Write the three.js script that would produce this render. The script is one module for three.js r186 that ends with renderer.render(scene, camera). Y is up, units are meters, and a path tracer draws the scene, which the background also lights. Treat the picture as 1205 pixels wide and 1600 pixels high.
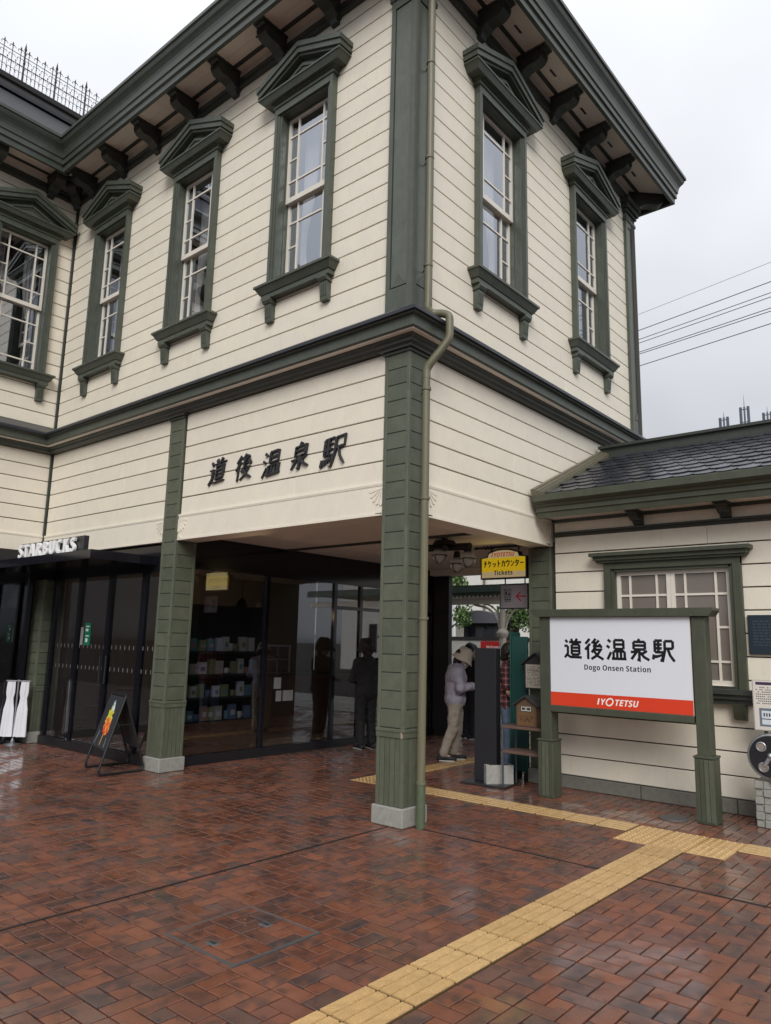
import * as THREE from 'three';
import { mergeGeometries } from 'three/addons/utils/BufferGeometryUtils.js';
import { TextGeometry } from 'three/addons/geometries/TextGeometry.js';
import { FontLoader } from 'three/addons/loaders/FontLoader.js';
import { RoundedBoxGeometry } from 'three/addons/geometries/RoundedBoxGeometry.js';
import { RectAreaLightUniformsLib } from 'three/addons/lights/RectAreaLightUniformsLib.js';
import { createNoise2D, createNoise3D } from 'simplex-noise';

// ---------------------------------------------------------------- camera, sky, sun, exposure
RectAreaLightUniformsLib.init();
const scene = new THREE.Scene();
const camera = new THREE.PerspectiveCamera(69.62, 771 / 1024, 0.1, 900);
camera.position.set(3.9856, 1.5017, 4.9774);
camera.up.set(0.0958, 0.9843, 0.14821);
camera.lookAt(3.9856 - 6.38519, 1.5017 + 1.74995, 4.9774 - 7.49447);
const renderer = new THREE.WebGLRenderer({ antialias: true });
renderer.toneMapping = THREE.LinearToneMapping;
renderer.toneMappingExposure = 1.58;
renderer.shadowMap.enabled = true;

let seed = 7;
const rnd = () => { seed = (seed * 1664525 + 1013904223) >>> 0; return seed / 4294967296; };
const rr = (a, b) => a + (b - a) * rnd();
const n2 = createNoise2D(rnd), n3 = createNoise3D(rnd);
const lerp = (a, b, t) => a + (b - a) * t, clamp = (x, a = 0, b = 1) => Math.min(b, Math.max(a, x));
const sm = (a, b, x) => { const t = clamp((x - a) / (b - a)); return t * t * (3 - 2 * t); };
const fbm3 = (x, y, z, o = 4) => { let s = 0, a = 0.5, f = 1; for (let i = 0; i < o; i++) { s += a * n3(x * f, y * f, z * f); a *= 0.5; f *= 2.03; } return s; };

{ // overcast sky: an even cloud deck, brighter towards the zenith
  const W = 512, H = 256, data = new Float32Array(W * H * 4);
  for (let j = 0; j < H; j++) for (let i = 0; i < W; i++) {
    const el = (j + 0.5) / H * Math.PI - Math.PI / 2, az = i / W * Math.PI * 2;
    const cx = Math.cos(el) * Math.cos(az), cz = Math.cos(el) * Math.sin(az), cy = Math.sin(el);
    const s = Math.max(0, cy);
    let L = 0.275 * (1 + 2 * s);
    const q = 1 / (0.25 + s);
    L *= 1 + 0.15 * fbm3(cx * q * 0.9, cz * q * 0.9, 3.1, 5) + 0.06 * fbm3(cx * q * 3, cz * q * 3, 9.1, 4);
    if (cy < 0) L *= lerp(1, 0.35, sm(0, 0.15, -cy));
    const k = (j * W + i) * 4, b = lerp(0.085, 0.03, s);
    data[k] = L * (1 - b); data[k + 1] = L * (1 - b * 0.45); data[k + 2] = L * (1 + b * 0.55); data[k + 3] = 1;
  }
  const t = new THREE.DataTexture(data, W, H, THREE.RGBAFormat, THREE.FloatType);
  t.mapping = THREE.EquirectangularReflectionMapping; t.magFilter = THREE.LinearFilter; t.minFilter = THREE.LinearFilter; t.needsUpdate = true;
  scene.background = t; scene.environment = t;
}
const sun = new THREE.DirectionalLight(new THREE.Color(1, 0.975, 0.94), 1.5);
sun.position.set(14, 20, 17); sun.target.position.set(-2, 2, -1);
sun.castShadow = true; sun.shadow.radius = 60; sun.shadow.mapSize.set(2048, 2048);
Object.assign(sun.shadow.camera, { left: -16, right: 16, top: 16, bottom: -16, near: 1, far: 80 });
scene.add(sun, sun.target);

// ---------------------------------------------------------------- helpers
const used = new Map();
const numbered = (n) => { const k = used.get(n) ?? 0; used.set(n, k + 1); return k ? `${n}_${String(k).padStart(3, '0')}` : n; };
function mesh(name, geo, mat, parent) {
  const m = new THREE.Mesh(geo, mat); m.castShadow = m.receiveShadow = true;
  m.name = parent && parent !== scene ? name : numbered(name);
  (parent ?? scene).add(m); return m;
}
function tag(o, label, category, group, kind) { if (label) o.userData.label = label; if (category) o.userData.category = category; if (group) o.userData.group = group; if (kind) o.userData.kind = kind; return o; }
function thing(name, label, category, pos = [0, 0, 0], turn = 0, group) {
  const g = new THREE.Group(); g.name = numbered(name); g.position.set(...pos); g.rotation.y = turn; scene.add(g);
  return tag(g, label, category, group);
}
function sub(name, parent, pos = [0, 0, 0], turn = 0) { const g = new THREE.Group(); g.name = name; g.position.set(...pos); g.rotation.y = turn; parent.add(g); return g; }
// uv in metres by dominant normal, with a random offset so that alike pieces differ
function boxUV(g, off = true, s = 1) {
  if (!g.attributes.normal) g.computeVertexNormals();
  const p = g.attributes.position, n = g.attributes.normal, uv = new Float32Array(p.count * 2), ou = off ? rnd() * 7 : 0, ov = off ? rnd() * 7 : 0;
  for (let i = 0; i < p.count; i++) {
    const ax = Math.abs(n.getX(i)), ay = Math.abs(n.getY(i)), az = Math.abs(n.getZ(i)), x = p.getX(i), y = p.getY(i), z = p.getZ(i);
    const [u, v] = ay >= ax && ay >= az ? [x, z] : ax >= az ? [z, y] : [x, y];
    uv[2 * i] = u * s + ou; uv[2 * i + 1] = v * s + ov;
  }
  g.setAttribute('uv', new THREE.BufferAttribute(uv, 2)); return g;
}
const at = (g, x, y, z) => g.translate(x, y, z);
const bx = (x0, x1, y0, y1, z0, z1) => boxUV(at(new THREE.BoxGeometry(Math.abs(x1 - x0), Math.abs(y1 - y0), Math.abs(z1 - z0)), (x0 + x1) / 2, (y0 + y1) / 2, (z0 + z1) / 2));
const rbx = (x0, x1, y0, y1, z0, z1, r = 0.006) => boxUV(at(new RoundedBoxGeometry(Math.abs(x1 - x0), Math.abs(y1 - y0), Math.abs(z1 - z0), 1, Math.min(r, Math.abs(x1 - x0) / 2.2, Math.abs(y1 - y0) / 2.2, Math.abs(z1 - z0) / 2.2)), (x0 + x1) / 2, (y0 + y1) / 2, (z0 + z1) / 2));
const plain = (g) => { const q = g.index ? g.toNonIndexed() : g; for (const k of Object.keys(q.attributes)) if (!['position', 'normal', 'uv'].includes(k)) q.deleteAttribute(k); return q; };
const join = (...gs) => mergeGeometries(gs.flat().map(plain));
const rod = (a, b, ra, rb = ra, seg = 10) => {
  const A = new THREE.Vector3(...a), B = new THREE.Vector3(...b), g = new THREE.CylinderGeometry(rb, ra, A.distanceTo(B), seg);
  g.applyQuaternion(new THREE.Quaternion().setFromUnitVectors(new THREE.Vector3(0, 1, 0), B.clone().sub(A).normalize()));
  const M = A.add(B).multiplyScalar(0.5); return at(g, M.x, M.y, M.z);
};
const tubeP = (pts, r, seg = 24, rad = 8) => new THREE.TubeGeometry(new THREE.CatmullRomCurve3(pts.map((p) => new THREE.Vector3(...p)), false, 'centripetal'), seg, r, rad);
const bent = (pts, r, rad = 8) => join(pts.slice(1).map((p, i) => rod(pts[i], p, r, r, rad)), pts.slice(1, -1).map((p) => at(new THREE.SphereGeometry(r, rad, 6), ...p)));
// closed profile [[o, y], ...] swept along a wall line [[x, z], ...] with mitred corners; o points outwards
function sweep(profile, path) {
  const nor = path.slice(1).map((p, i) => { const dx = p[0] - path[i][0], dz = p[1] - path[i][1], l = Math.hypot(dx, dz); return [-dz / l, dx / l]; });
  const off = path.map((p, i) => { const a = nor[Math.max(0, i - 1)], b = nor[Math.min(nor.length - 1, i)], k = 1 / (1 + a[0] * b[0] + a[1] * b[1]); return [(a[0] + b[0]) * k, (a[1] + b[1]) * k]; });
  const pos = [], P = (i, q) => [path[i][0] + off[i][0] * q[0], q[1], path[i][1] + off[i][1] * q[0]];
  for (let i = 0; i + 1 < path.length; i++) for (let j = 0; j < profile.length; j++) {
    const a = profile[j], b = profile[(j + 1) % profile.length], v = [P(i, a), P(i, b), P(i + 1, b), P(i + 1, a)];
    pos.push(...v[0], ...v[1], ...v[2], ...v[0], ...v[2], ...v[3]);
  }
  for (const [i, flip] of [[0, false], [path.length - 1, true]]) {
    const tri = THREE.ShapeUtils.triangulateShape(profile.map((q) => new THREE.Vector2(...q)), []);
    for (const t of tri) { const o = flip ? [t[0], t[2], t[1]] : t; for (const k of o) pos.push(...P(i, profile[k])); }
  }
  const g = new THREE.BufferGeometry(); g.setAttribute('position', new THREE.Float32BufferAttribute(pos, 3)); g.computeVertexNormals(); return boxUV(g);
}
// side profile [[a, y], ...] given a thickness; result: a along +z (outwards), thickness along x
function slab(profile, w) {
  const s = new THREE.Shape(profile.map((q) => new THREE.Vector2(...q))), g = new THREE.ExtrudeGeometry(s, { depth: w, bevelEnabled: false });
  g.translate(0, 0, -w / 2); g.rotateY(-Math.PI / 2); return boxUV(g);
}
const face = (pts, depth) => { const g = new THREE.ExtrudeGeometry(new THREE.Shape(pts.map((q) => new THREE.Vector2(...q))), { depth, bevelEnabled: false }); return boxUV(g); };

// ---------------------------------------------------------------- materials
function tex(size, fn, srgb = true, rep = 1) {
  const d = new Uint8Array(size * size * 4);
  for (let y = 0; y < size; y++) for (let x = 0; x < size; x++) { const c = fn(x / size, y / size), k = (y * size + x) * 4; d[k] = clamp(c[0]) * 255; d[k + 1] = clamp(c[1]) * 255; d[k + 2] = clamp(c[2]) * 255; d[k + 3] = 255; }
  const t = new THREE.DataTexture(d, size, size); t.wrapS = t.wrapT = THREE.RepeatWrapping; t.magFilter = THREE.LinearFilter; t.minFilter = THREE.LinearMipmapLinearFilter; t.generateMipmaps = true;
  if (srgb) t.colorSpace = THREE.SRGBColorSpace; t.repeat.set(rep, rep); t.needsUpdate = true; return t;
}
// noise that tiles over the unit square
const tn = (u, v, f, s = 0, o = 4) => { const a = u * Math.PI * 2, b = v * Math.PI * 2, R = f / 6.283; let r = 0, am = 0.5, k = 1; for (let i = 0; i < o; i++) { r += am * (n3(Math.cos(a) * R * k + s, Math.sin(a) * R * k + Math.cos(b) * R * k * 0.83, Math.sin(b) * R * k + s * 1.7)); am *= 0.5; k *= 2; } return r; };
const paintTex = tex(512, (u, v) => {
  const big = tn(u, v, 5, 1), fine = tn(u, v, 60, 4, 3), drip = tn(u, v * 0.12 + 0.4, 26, 8, 3), spot = sm(0.52, 0.62, tn(u, v, 44, 12, 2));
  const k = 0.975 + 0.022 * big + 0.014 * fine - 0.022 * sm(0.25, 0.6, drip) - 0.06 * spot;
  return [k, k * 0.992, k * 0.98 - 0.012 * sm(0.1, 0.5, big)];
}, true, 0.7);
const woodTex = tex(512, (u, v) => {
  const g = tn(u, v * 0.08 + 0.3, 46, 2, 4), big = tn(u, v, 6, 5), sc = sm(0.44, 0.6, tn(u, v, 38, 9, 3)), k = 0.90 + 0.05 * g + 0.08 * big;
  return [k + 0.16 * sc, k + 0.15 * sc, k + 0.13 * sc];
}, true, 0.8);
const paintBump = tex(256, (u, v) => { const k = 0.5 + 0.3 * tn(u, v, 40, 3, 3) + 0.25 * tn(u, v * 0.2, 30, 6, 2); return [k, k, k]; }, false, 1.2);
const stoneTex = tex(256, (u, v) => { const k = 0.80 + 0.16 * (n2(u * 190, v * 190) + 0.6 * n2(u * 90 + 9, v * 90)) + 0.07 * tn(u, v, 6, 6, 3); return [k, k * 0.99, k * 0.965]; }, true, 2.2);
const C = (r, g, b) => new THREE.Color().setRGB(r, g, b);
const std = (color, roughness = 0.6, o = {}) => new THREE.MeshStandardMaterial({ color, roughness, ...o });
const painted = (c, ro = 0.55) => std(c, ro, { map: paintTex, bumpMap: paintBump, bumpScale: 0.0012 });
const greenPaint = (c, ro = 0.42) => std(c, ro, { map: woodTex, bumpMap: paintBump, bumpScale: 0.0015 });
const M = {
  boards: [[0.82, 0.77, 0.665], [0.805, 0.755, 0.655], [0.83, 0.78, 0.67], [0.80, 0.75, 0.645]].map((c) => painted(C(...c))),
  cream: painted(C(0.81, 0.76, 0.66)),
  soffit: painted(C(0.80, 0.735, 0.665), 0.65),
  wingBoards: [[0.82, 0.77, 0.665], [0.805, 0.755, 0.655], [0.83, 0.78, 0.67]].map((c) => painted(C(...c))),
  green: greenPaint(C(0.094, 0.108, 0.083)),
  greenPanel: greenPaint(C(0.118, 0.133, 0.106), 0.38),
  cornice: greenPaint(C(0.072, 0.083, 0.068), 0.38),
  roofDark: std(C(0.022, 0.025, 0.034), 0.6, { map: woodTex }),
  greenDeep: greenPaint(C(0.055, 0.062, 0.053), 0.45),
  olive: [[0.112, 0.126, 0.084], [0.120, 0.133, 0.091], [0.104, 0.118, 0.080]].map((c) => greenPaint(C(...c), 0.5)),
  signGreen: greenPaint(C(0.074, 0.082, 0.054), 0.5),
  pipe: greenPaint(C(0.175, 0.165, 0.10), 0.45),
  pipeLow: greenPaint(C(0.105, 0.130, 0.078), 0.45),
  slateCap: std(C(0.028, 0.032, 0.042), 0.35, { map: woodTex }),
  white: painted(C(0.78, 0.74, 0.67), 0.45),
  black: std(C(0.012, 0.012, 0.015), 0.35),
  blackGloss: std(C(0.008, 0.008, 0.012), 0.12),
  iron: std(C(0.018, 0.018, 0.02), 0.5, { metalness: 0.3 }),
  granite: std(C(0.46, 0.46, 0.44), 0.7, { map: stoneTex, bumpMap: stoneTex, bumpScale: 0.003 }),
  concrete: std(C(0.27, 0.26, 0.235), 0.8, { map: stoneTex, bumpMap: stoneTex, bumpScale: 0.003 }),
  steel: std(C(0.45, 0.46, 0.48), 0.35, { metalness: 0.9 }),
  dark: std(C(0.03, 0.029, 0.03), 0.8),
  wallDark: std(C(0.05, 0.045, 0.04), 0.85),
  wood: std(C(0.22, 0.12, 0.065), 0.6, { map: woodTex }),
  slate: [[0.045, 0.048, 0.060], [0.055, 0.058, 0.070], [0.036, 0.040, 0.052]].map((c) => std(C(...c), 0.22, { map: woodTex, bumpMap: paintBump, bumpScale: 0.002 })),
  glass: new THREE.MeshPhysicalMaterial({ color: C(0.80, 0.84, 0.92), roughness: 0.015, metalness: 1, transparent: true, opacity: 0.45 }),
  shopGlass: new THREE.MeshPhysicalMaterial({ color: C(0.66, 0.67, 0.70), roughness: 0.015, transmission: 1, thickness: 0, ior: 2.0 }),
  curtain: new THREE.MeshPhysicalMaterial({ color: C(0.78, 0.78, 0.8), roughness: 0.95, transmission: 0.35, thickness: 0, side: THREE.DoubleSide }),
};
const pick = (a) => a[Math.floor(rnd() * a.length)];
// ---------------------------------------------------------------- station building
const station = thing('station_building', 'two-storey cream boarded station building with dark green trim and pedimented windows', 'building');
const WX = -6.96, DZ = -5.57;                       // inner corner with the side wing, back wall
const PATH = [[WX, 4], [WX, 0], [0, 0], [0, DZ], [-12, DZ]];
function segs(u0, u1, y0, y1, op) {
  const yc = (y0 + y1) / 2; let list = [[u0, u1]];
  for (const o of op) if (yc > o[2] && yc < o[3]) list = list.flatMap(([a, b]) => (o[1] <= a || o[0] >= b ? [[a, b]] : [[a, o[0]], [o[1], b]].filter(([p, q]) => q - p > 0.01)));
  return list;
}
const onZ = (pl, t) => (a, b, y0, y1) => rbx(a, b, y0, y1, pl - t, pl, 0.004), onX = (pl, t) => (a, b, y0, y1) => rbx(pl - t, pl, y0, y1, a, b, 0.004);
function boards(parent, mk, u0, u1, y0, y1, pitch, op, mats, gap = 0.0125) {
  const lay = (p, q, a, b) => { // long runs have a butt joint somewhere
    const cuts = [p]; if (q - p > 2.6) cuts.push(lerp(p, q, rr(0.25, 0.75))); cuts.push(q);
    for (let i = 0; i + 1 < cuts.length; i++) mesh('board', mk(cuts[i] + (i ? 0.0008 : 0), cuts[i + 1] - (i + 2 < cuts.length ? 0.0008 : 0), a + rr(-0.0008, 0.0008), b + rr(-0.0008, 0.0008)), pick(mats), parent);
  };
  for (let y = y0; y < y1 - 0.02; y += pitch) {
    const a = y + gap / 2, b = Math.min(y1, y + pitch) - gap / 2, hit = op.filter((o) => o[2] < b - 0.004 && o[3] > a + 0.004 && o[0] < u1 && o[1] > u0).sort((p, q) => p[0] - q[0]);
    let u = u0;
    for (const o of hit) {
      if (o[0] - u > 0.01) lay(u, o[0], a, b);
      if (o[2] - a > 0.01) mesh('board', mk(o[0], o[1], a, o[2]), pick(mats), parent);
      if (b - o[3] > 0.01) mesh('board', mk(o[0], o[1], o[3], b), pick(mats), parent);
      u = o[1];
    }
    if (u1 - u > 0.01) lay(u, u1, a, b);
  }
}
const HW = 0.47, HWR = 0.51, FC = [-1.60, -3.65, -5.74], RC = [-1.63, -3.93], LC = [0.70, 2.76], Y0 = 5.37, Y1 = 7.57;
const opF = FC.map((c) => [c - HW + 0.04, c + HW - 0.04, Y0, Y1]), opR = RC.map((c) => [c - HWR + 0.04, c + HWR - 0.04, Y0, Y1]), opL = LC.map((c) => [c - HW + 0.04, c + HW - 0.04, Y0, Y1]);
boards(station, onZ(-0.05, 0.028), WX, -0.325, 4.42, 8.43, 0.2, opF, M.boards);
boards(station, onX(-0.05, 0.028), -5.28, -0.325, 4.42, 8.43, 0.2, opR, M.boards);
boards(station, onX(WX - 0.05, 0.028), -0.05, 4, 4.42, 8.43, 0.2, opL, M.boards);
boards(station, onZ(-0.05, 0.028), -3.51, -0.345, 2.955, 4.225, 0.2085, [], M.boards);
boards(station, onZ(-0.05, 0.028), WX, -3.86, 2.955, 4.225, 0.2085, [], M.boards);
boards(station, onX(-0.05, 0.028), DZ, -0.345, 2.955, 4.225, 0.2085, [], M.boards);
boards(station, onX(WX - 0.05, 0.028), -0.05, 4, 2.955, 4.225, 0.2085, [], M.boards);
// wall behind the boards, with the window openings left free
{
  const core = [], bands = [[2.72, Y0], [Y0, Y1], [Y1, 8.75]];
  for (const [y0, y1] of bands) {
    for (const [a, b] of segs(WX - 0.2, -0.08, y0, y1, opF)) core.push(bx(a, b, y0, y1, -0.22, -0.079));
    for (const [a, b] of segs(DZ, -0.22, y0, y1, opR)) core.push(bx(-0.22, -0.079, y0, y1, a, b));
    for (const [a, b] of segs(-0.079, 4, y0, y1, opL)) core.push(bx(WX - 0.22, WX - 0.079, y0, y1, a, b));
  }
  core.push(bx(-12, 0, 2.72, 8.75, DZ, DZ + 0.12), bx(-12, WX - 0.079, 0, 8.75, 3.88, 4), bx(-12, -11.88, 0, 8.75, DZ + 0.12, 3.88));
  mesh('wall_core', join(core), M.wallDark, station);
  mesh('upper_floor', join(bx(-11.8, -0.23, 4.3, 4.42, DZ + 0.13, -0.23), bx(-11.8, WX - 0.23, 4.3, 4.42, -0.23, 3.87)), M.wallDark, station);
  mesh('upper_ceiling', join(bx(-11.8, -0.23, 8.2, 8.3, DZ + 0.13, -0.23), bx(-11.8, WX - 0.23, 8.2, 8.3, -0.23, 3.87)), std(C(0.45, 0.45, 0.46), 0.9), station);
}
// belt course between the storeys
mesh('belt_flashing', sweep([[-0.06, 4.63], [0.195, 4.475], [0.215, 4.455], [0.215, 4.425], [-0.06, 4.425]], PATH), M.slateCap, station);
mesh('belt_fascia', sweep([[-0.06, 4.43], [0.185, 4.43], [0.18, 4.41], [0.15, 4.405], [0.15, 4.31], [0.14, 4.30], [-0.06, 4.30]], PATH), M.green, station);
mesh('belt_soffit', sweep([[-0.06, 4.305], [0.125, 4.305], [0.125, 4.288], [-0.06, 4.288]], PATH), M.soffit, station);
mesh('belt_moulding', sweep([[-0.06, 4.292], [0.075, 4.292], [0.07, 4.27], [0.045, 4.255], [0.04, 4.23], [0.015, 4.21], [-0.06, 4.205]], PATH), M.greenDeep, station);
// lower cream beam with a thin moulding
const BEAM = [[WX, 4], [WX, 0], [0, 0], [0, -2.74]];
mesh('beam', sweep([[-0.05, 2.945], [-0.042, 2.945], [-0.042, 2.655], [-0.33, 2.655], [-0.33, 2.945]].reverse(), [[WX, 4], [WX, 0], [0, 0], [0, DZ]]), M.cream, station);
mesh('beam_moulding', sweep([[-0.06, 2.965], [-0.036, 2.96], [-0.034, 2.945], [-0.038, 2.925], [-0.06, 2.92]].reverse(), BEAM), M.cream, station);
mesh('beam_edge', sweep([[-0.043, 2.672], [-0.036, 2.672], [-0.036, 2.648], [-0.09, 2.648], [-0.09, 2.656], [-0.043, 2.656]].reverse(), BEAM), M.cream, station);
// carved fans at the beam ends
function fan(px, py, pz, turn, sx) {
  const g = [];
  for (let k = 0; k < 5; k++) { const a = 0.12 + k * 0.34, c = Math.cos(a), s = Math.sin(a), w = 0.016; g.push(face([[0, 0], [c * 0.15 - s * w, s * 0.15 + c * w], [c * 0.165, s * 0.165], [c * 0.15 + s * w, s * 0.15 - c * w]].map(([x, y]) => [x * sx, -y]), 0.005 + 0.0015 * k)); }
  g.push(face([[0, -0.19], [0.05 * sx, -0.20], [0.09 * sx, -0.235], [0, -0.245]], 0.006));
  const m = mesh('carved_fan', join(g), M.cream, station); m.position.set(px, py, pz); m.rotation.y = turn;
}
fan(-3.53, 2.90, -0.042, 0, 1); fan(-0.33, 2.90, -0.042, 0, -1); fan(-3.84, 2.90, -0.042, 0, -1); fan(-0.042, 2.90, -0.33, Math.PI / 2, 1); fan(-0.042, 2.90, -2.70, Math.PI / 2, -1);
mesh('corner_strip', join(bx(WX - 0.06, WX - 0.022, 4.6, 8.36, -0.06, -0.022), bx(WX - 0.06, WX - 0.022, 2.66, 4.22, -0.06, -0.022)), M.greenDeep, station);
// corner pilasters of the upper storey
function pilaster(x0, x1, z0, z1) {
  const g = sub('pilaster', station), y0 = 4.56, y1 = 8.36;
  mesh('shaft', bx(x0, x1, y0, y1, z0, z1), M.green, g);
  const cx = (x0 + x1) / 2, cz = (z0 + z1) / 2, w = 0.05, pr = 0.024, f = [];
  f.push(bx(x0, x0 + w, y0, y1, z1, z1 + pr), bx(x1 - w * 0.8, x1 + pr, y0, y1, z1, z1 + pr), bx(x0 + w, x1 - w * 0.8, y0, 4.82, z1, z1 + pr), bx(x0 + w, x1 - w * 0.8, 7.92, y1, z1, z1 + pr));
  f.push(bx(x1, x1 + pr, y0, y1, z0, z0 + w), bx(x1, x1 + pr, y0, y1, z1 - w * 0.8, z1), bx(x1, x1 + pr, y0, 4.82, z0 + w, z1 - w * 0.8), bx(x1, x1 + pr, 7.92, y1, z0 + w, z1 - w * 0.8));
  mesh('panel_frame', join(f), M.green, g);
  const pw = (x1 - x0 - w * 1.8) / 2 - 0.009, poly = [[-pw, 4.831], [pw, 4.831], [pw, 7.91], [-pw, 7.91]], pc = (x0 + w + x1 - w * 0.8) / 2, pz = (z0 + w + z1 - w * 0.8) / 2;
  const t = face(poly, 0.013).translate(pc, 0, z1), t2 = face(poly, 0.013).rotateY(Math.PI / 2).translate(x1, 0, pz), k = face([[-pw, 4.831], [pw, 4.831], [0, 4.95]], 0.024).translate(pc, 0, z1), k2 = face([[-pw, 4.831], [pw, 4.831], [0, 4.95]], 0.024).rotateY(Math.PI / 2).translate(x1, 0, pz);
  mesh('panel', t, M.greenPanel, g); mesh('panel', t2, M.greenPanel, g); mesh('panel_point', k, M.green, g); mesh('panel_point', k2, M.green, g);
  const cap = [];
  [[8.02, 8.07, 0.035], [8.07, 8.15, 0.02], [8.15, 8.20, 0.05], [8.20, 8.28, 0.08], [8.28, 8.36, 0.11]].forEach(([a, b, e]) => cap.push(bx(x0 - e * 0.6, x1 + e, a, b, z0 - e * 0.6, z1 + e)));
  mesh('capital', join(cap), M.greenDeep, g);
}
pilaster(-0.325, -0.028, -0.325, -0.028); pilaster(-0.325, -0.028, DZ - 0.03, DZ + 0.29);
// frieze, soffit and cornice
mesh('frieze_band', sweep([[-0.06, 8.485], [0.0, 8.485], [0.002, 8.462], [-0.014, 8.45], [-0.014, 8.40], [0.0, 8.388], [-0.004, 8.36], [-0.06, 8.36]], PATH), M.greenDeep, station);
mesh('frieze_board', sweep([[-0.06, 8.60], [-0.02, 8.60], [-0.02, 8.48], [-0.06, 8.48]], PATH), M.soffit, station);
mesh('frieze_cap', sweep([[0.055, 8.604], [0.105, 8.604], [0.10, 8.582], [0.06, 8.582]].reverse(), PATH), M.greenDeep, station);
mesh('eave_soffit', sweep([[-0.06, 8.64], [0.46, 8.64], [0.46, 8.602], [-0.06, 8.602]], PATH), M.soffit, station);
mesh('soffit_batten', sweep([[0.21, 8.603], [0.225, 8.603], [0.225, 8.597], [0.21, 8.597]].reverse(), PATH), M.soffit, station);
mesh('cornice', sweep([[0.44, 8.66], [0.44, 8.485], [0.488, 8.48], [0.49, 8.565], [0.515, 8.578], [0.515, 8.655], [0.532, 8.668], [0.535, 8.705], [0.54, 8.74], [0.553, 8.78], [0.575, 8.815], [0.598, 8.845], [0.612, 8.88], [0.615, 8.905], [0.637, 8.912], [0.637, 8.957], [-0.06, 8.99], [-0.06, 8.64]].reverse(), PATH), M.cornice, station);
// eave brackets
const brProf = [[0, 8.605], [0.40, 8.605], [0.40, 8.56], [0.37, 8.545], [0.375, 8.51], [0.36, 8.46], [0.325, 8.425], [0.27, 8.41], [0.20, 8.415], [0.14, 8.40], [0.11, 8.37], [0.07, 8.345], [0, 8.34]];
const brGeo = join(slab(brProf, 0.15), slab([[0, 8.604], [0.42, 8.604], [0.42, 8.575], [0, 8.575]], 0.18), slab([[0, 8.35], [0.07, 8.35], [0.05, 8.29], [0, 8.28]], 0.10));
const bracket = (x, z, turn, k = 1) => { const m = mesh('eave_bracket', brGeo, M.greenDeep, station); m.position.set(x, 0, z); m.rotation.y = turn; m.scale.z = k; };
for (let i = 0; i < 8; i++) bracket(-0.30 - i * 0.88, -0.05, 0);
for (let i = 0; i < 6; i++) bracket(-0.05, -0.36 - i * 0.86, Math.PI / 2);
for (let i = 0; i < 4; i++) bracket(WX - 0.05, 0.42 + i * 0.88, Math.PI / 2);
bracket(WX - 0.03, -0.03, Math.PI / 4, 1.1); bracket(-0.05, -0.05, Math.PI / 4, 1.45); bracket(-0.05, DZ + 0.02, Math.PI * 0.75, 1.45);
for (let i = 0; i < 4; i++) mesh('soffit_vent', bx(-2.28 - i * 1.76, -2.1 - i * 1.76, 8.594, 8.602, 0.20, 0.225), M.black, station);
for (let i = 0; i < 6; i++) mesh('soffit_vent', bx(0.20, 0.225, 8.594, 8.602, -0.85 - i * 0.86, -0.70 - i * 0.86), M.black, station);
// windows
const rect = (x0, x1, y0, y1, z0, z1) => bx(x0, x1, y0, y1, z0, z1);
function chevron(hw, yb, yt, apexB, apexT, z) { return face([[-hw, yb], [0, apexB], [hw, yb], [hw, yt], [0, apexT], [-hw, yt]], z); }
function slope2(h0, h1, y0, y1, z0, z1) { // flared moulding: half-width and depth grow with height
  const v = [[-h0, y0, 0], [h0, y0, 0], [h0, y0, z0], [-h0, y0, z0], [-h1, y1, 0], [h1, y1, 0], [h1, y1, z1], [-h1, y1, z1]], f = [[0, 1, 2, 3], [7, 6, 5, 4], [3, 2, 6, 7], [2, 1, 5, 6], [0, 3, 7, 4], [1, 0, 4, 5]], p = [];
  for (const [a, b, c, d] of f) p.push(...v[a], ...v[b], ...v[c], ...v[a], ...v[c], ...v[d]);
  const g = new THREE.BufferGeometry(); g.setAttribute('position', new THREE.Float32BufferAttribute(p, 3)); g.computeVertexNormals(); return boxUV(g);
}
const tymp = std(C(0.12, 0.105, 0.085), 0.6, { map: woodTex });
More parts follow.
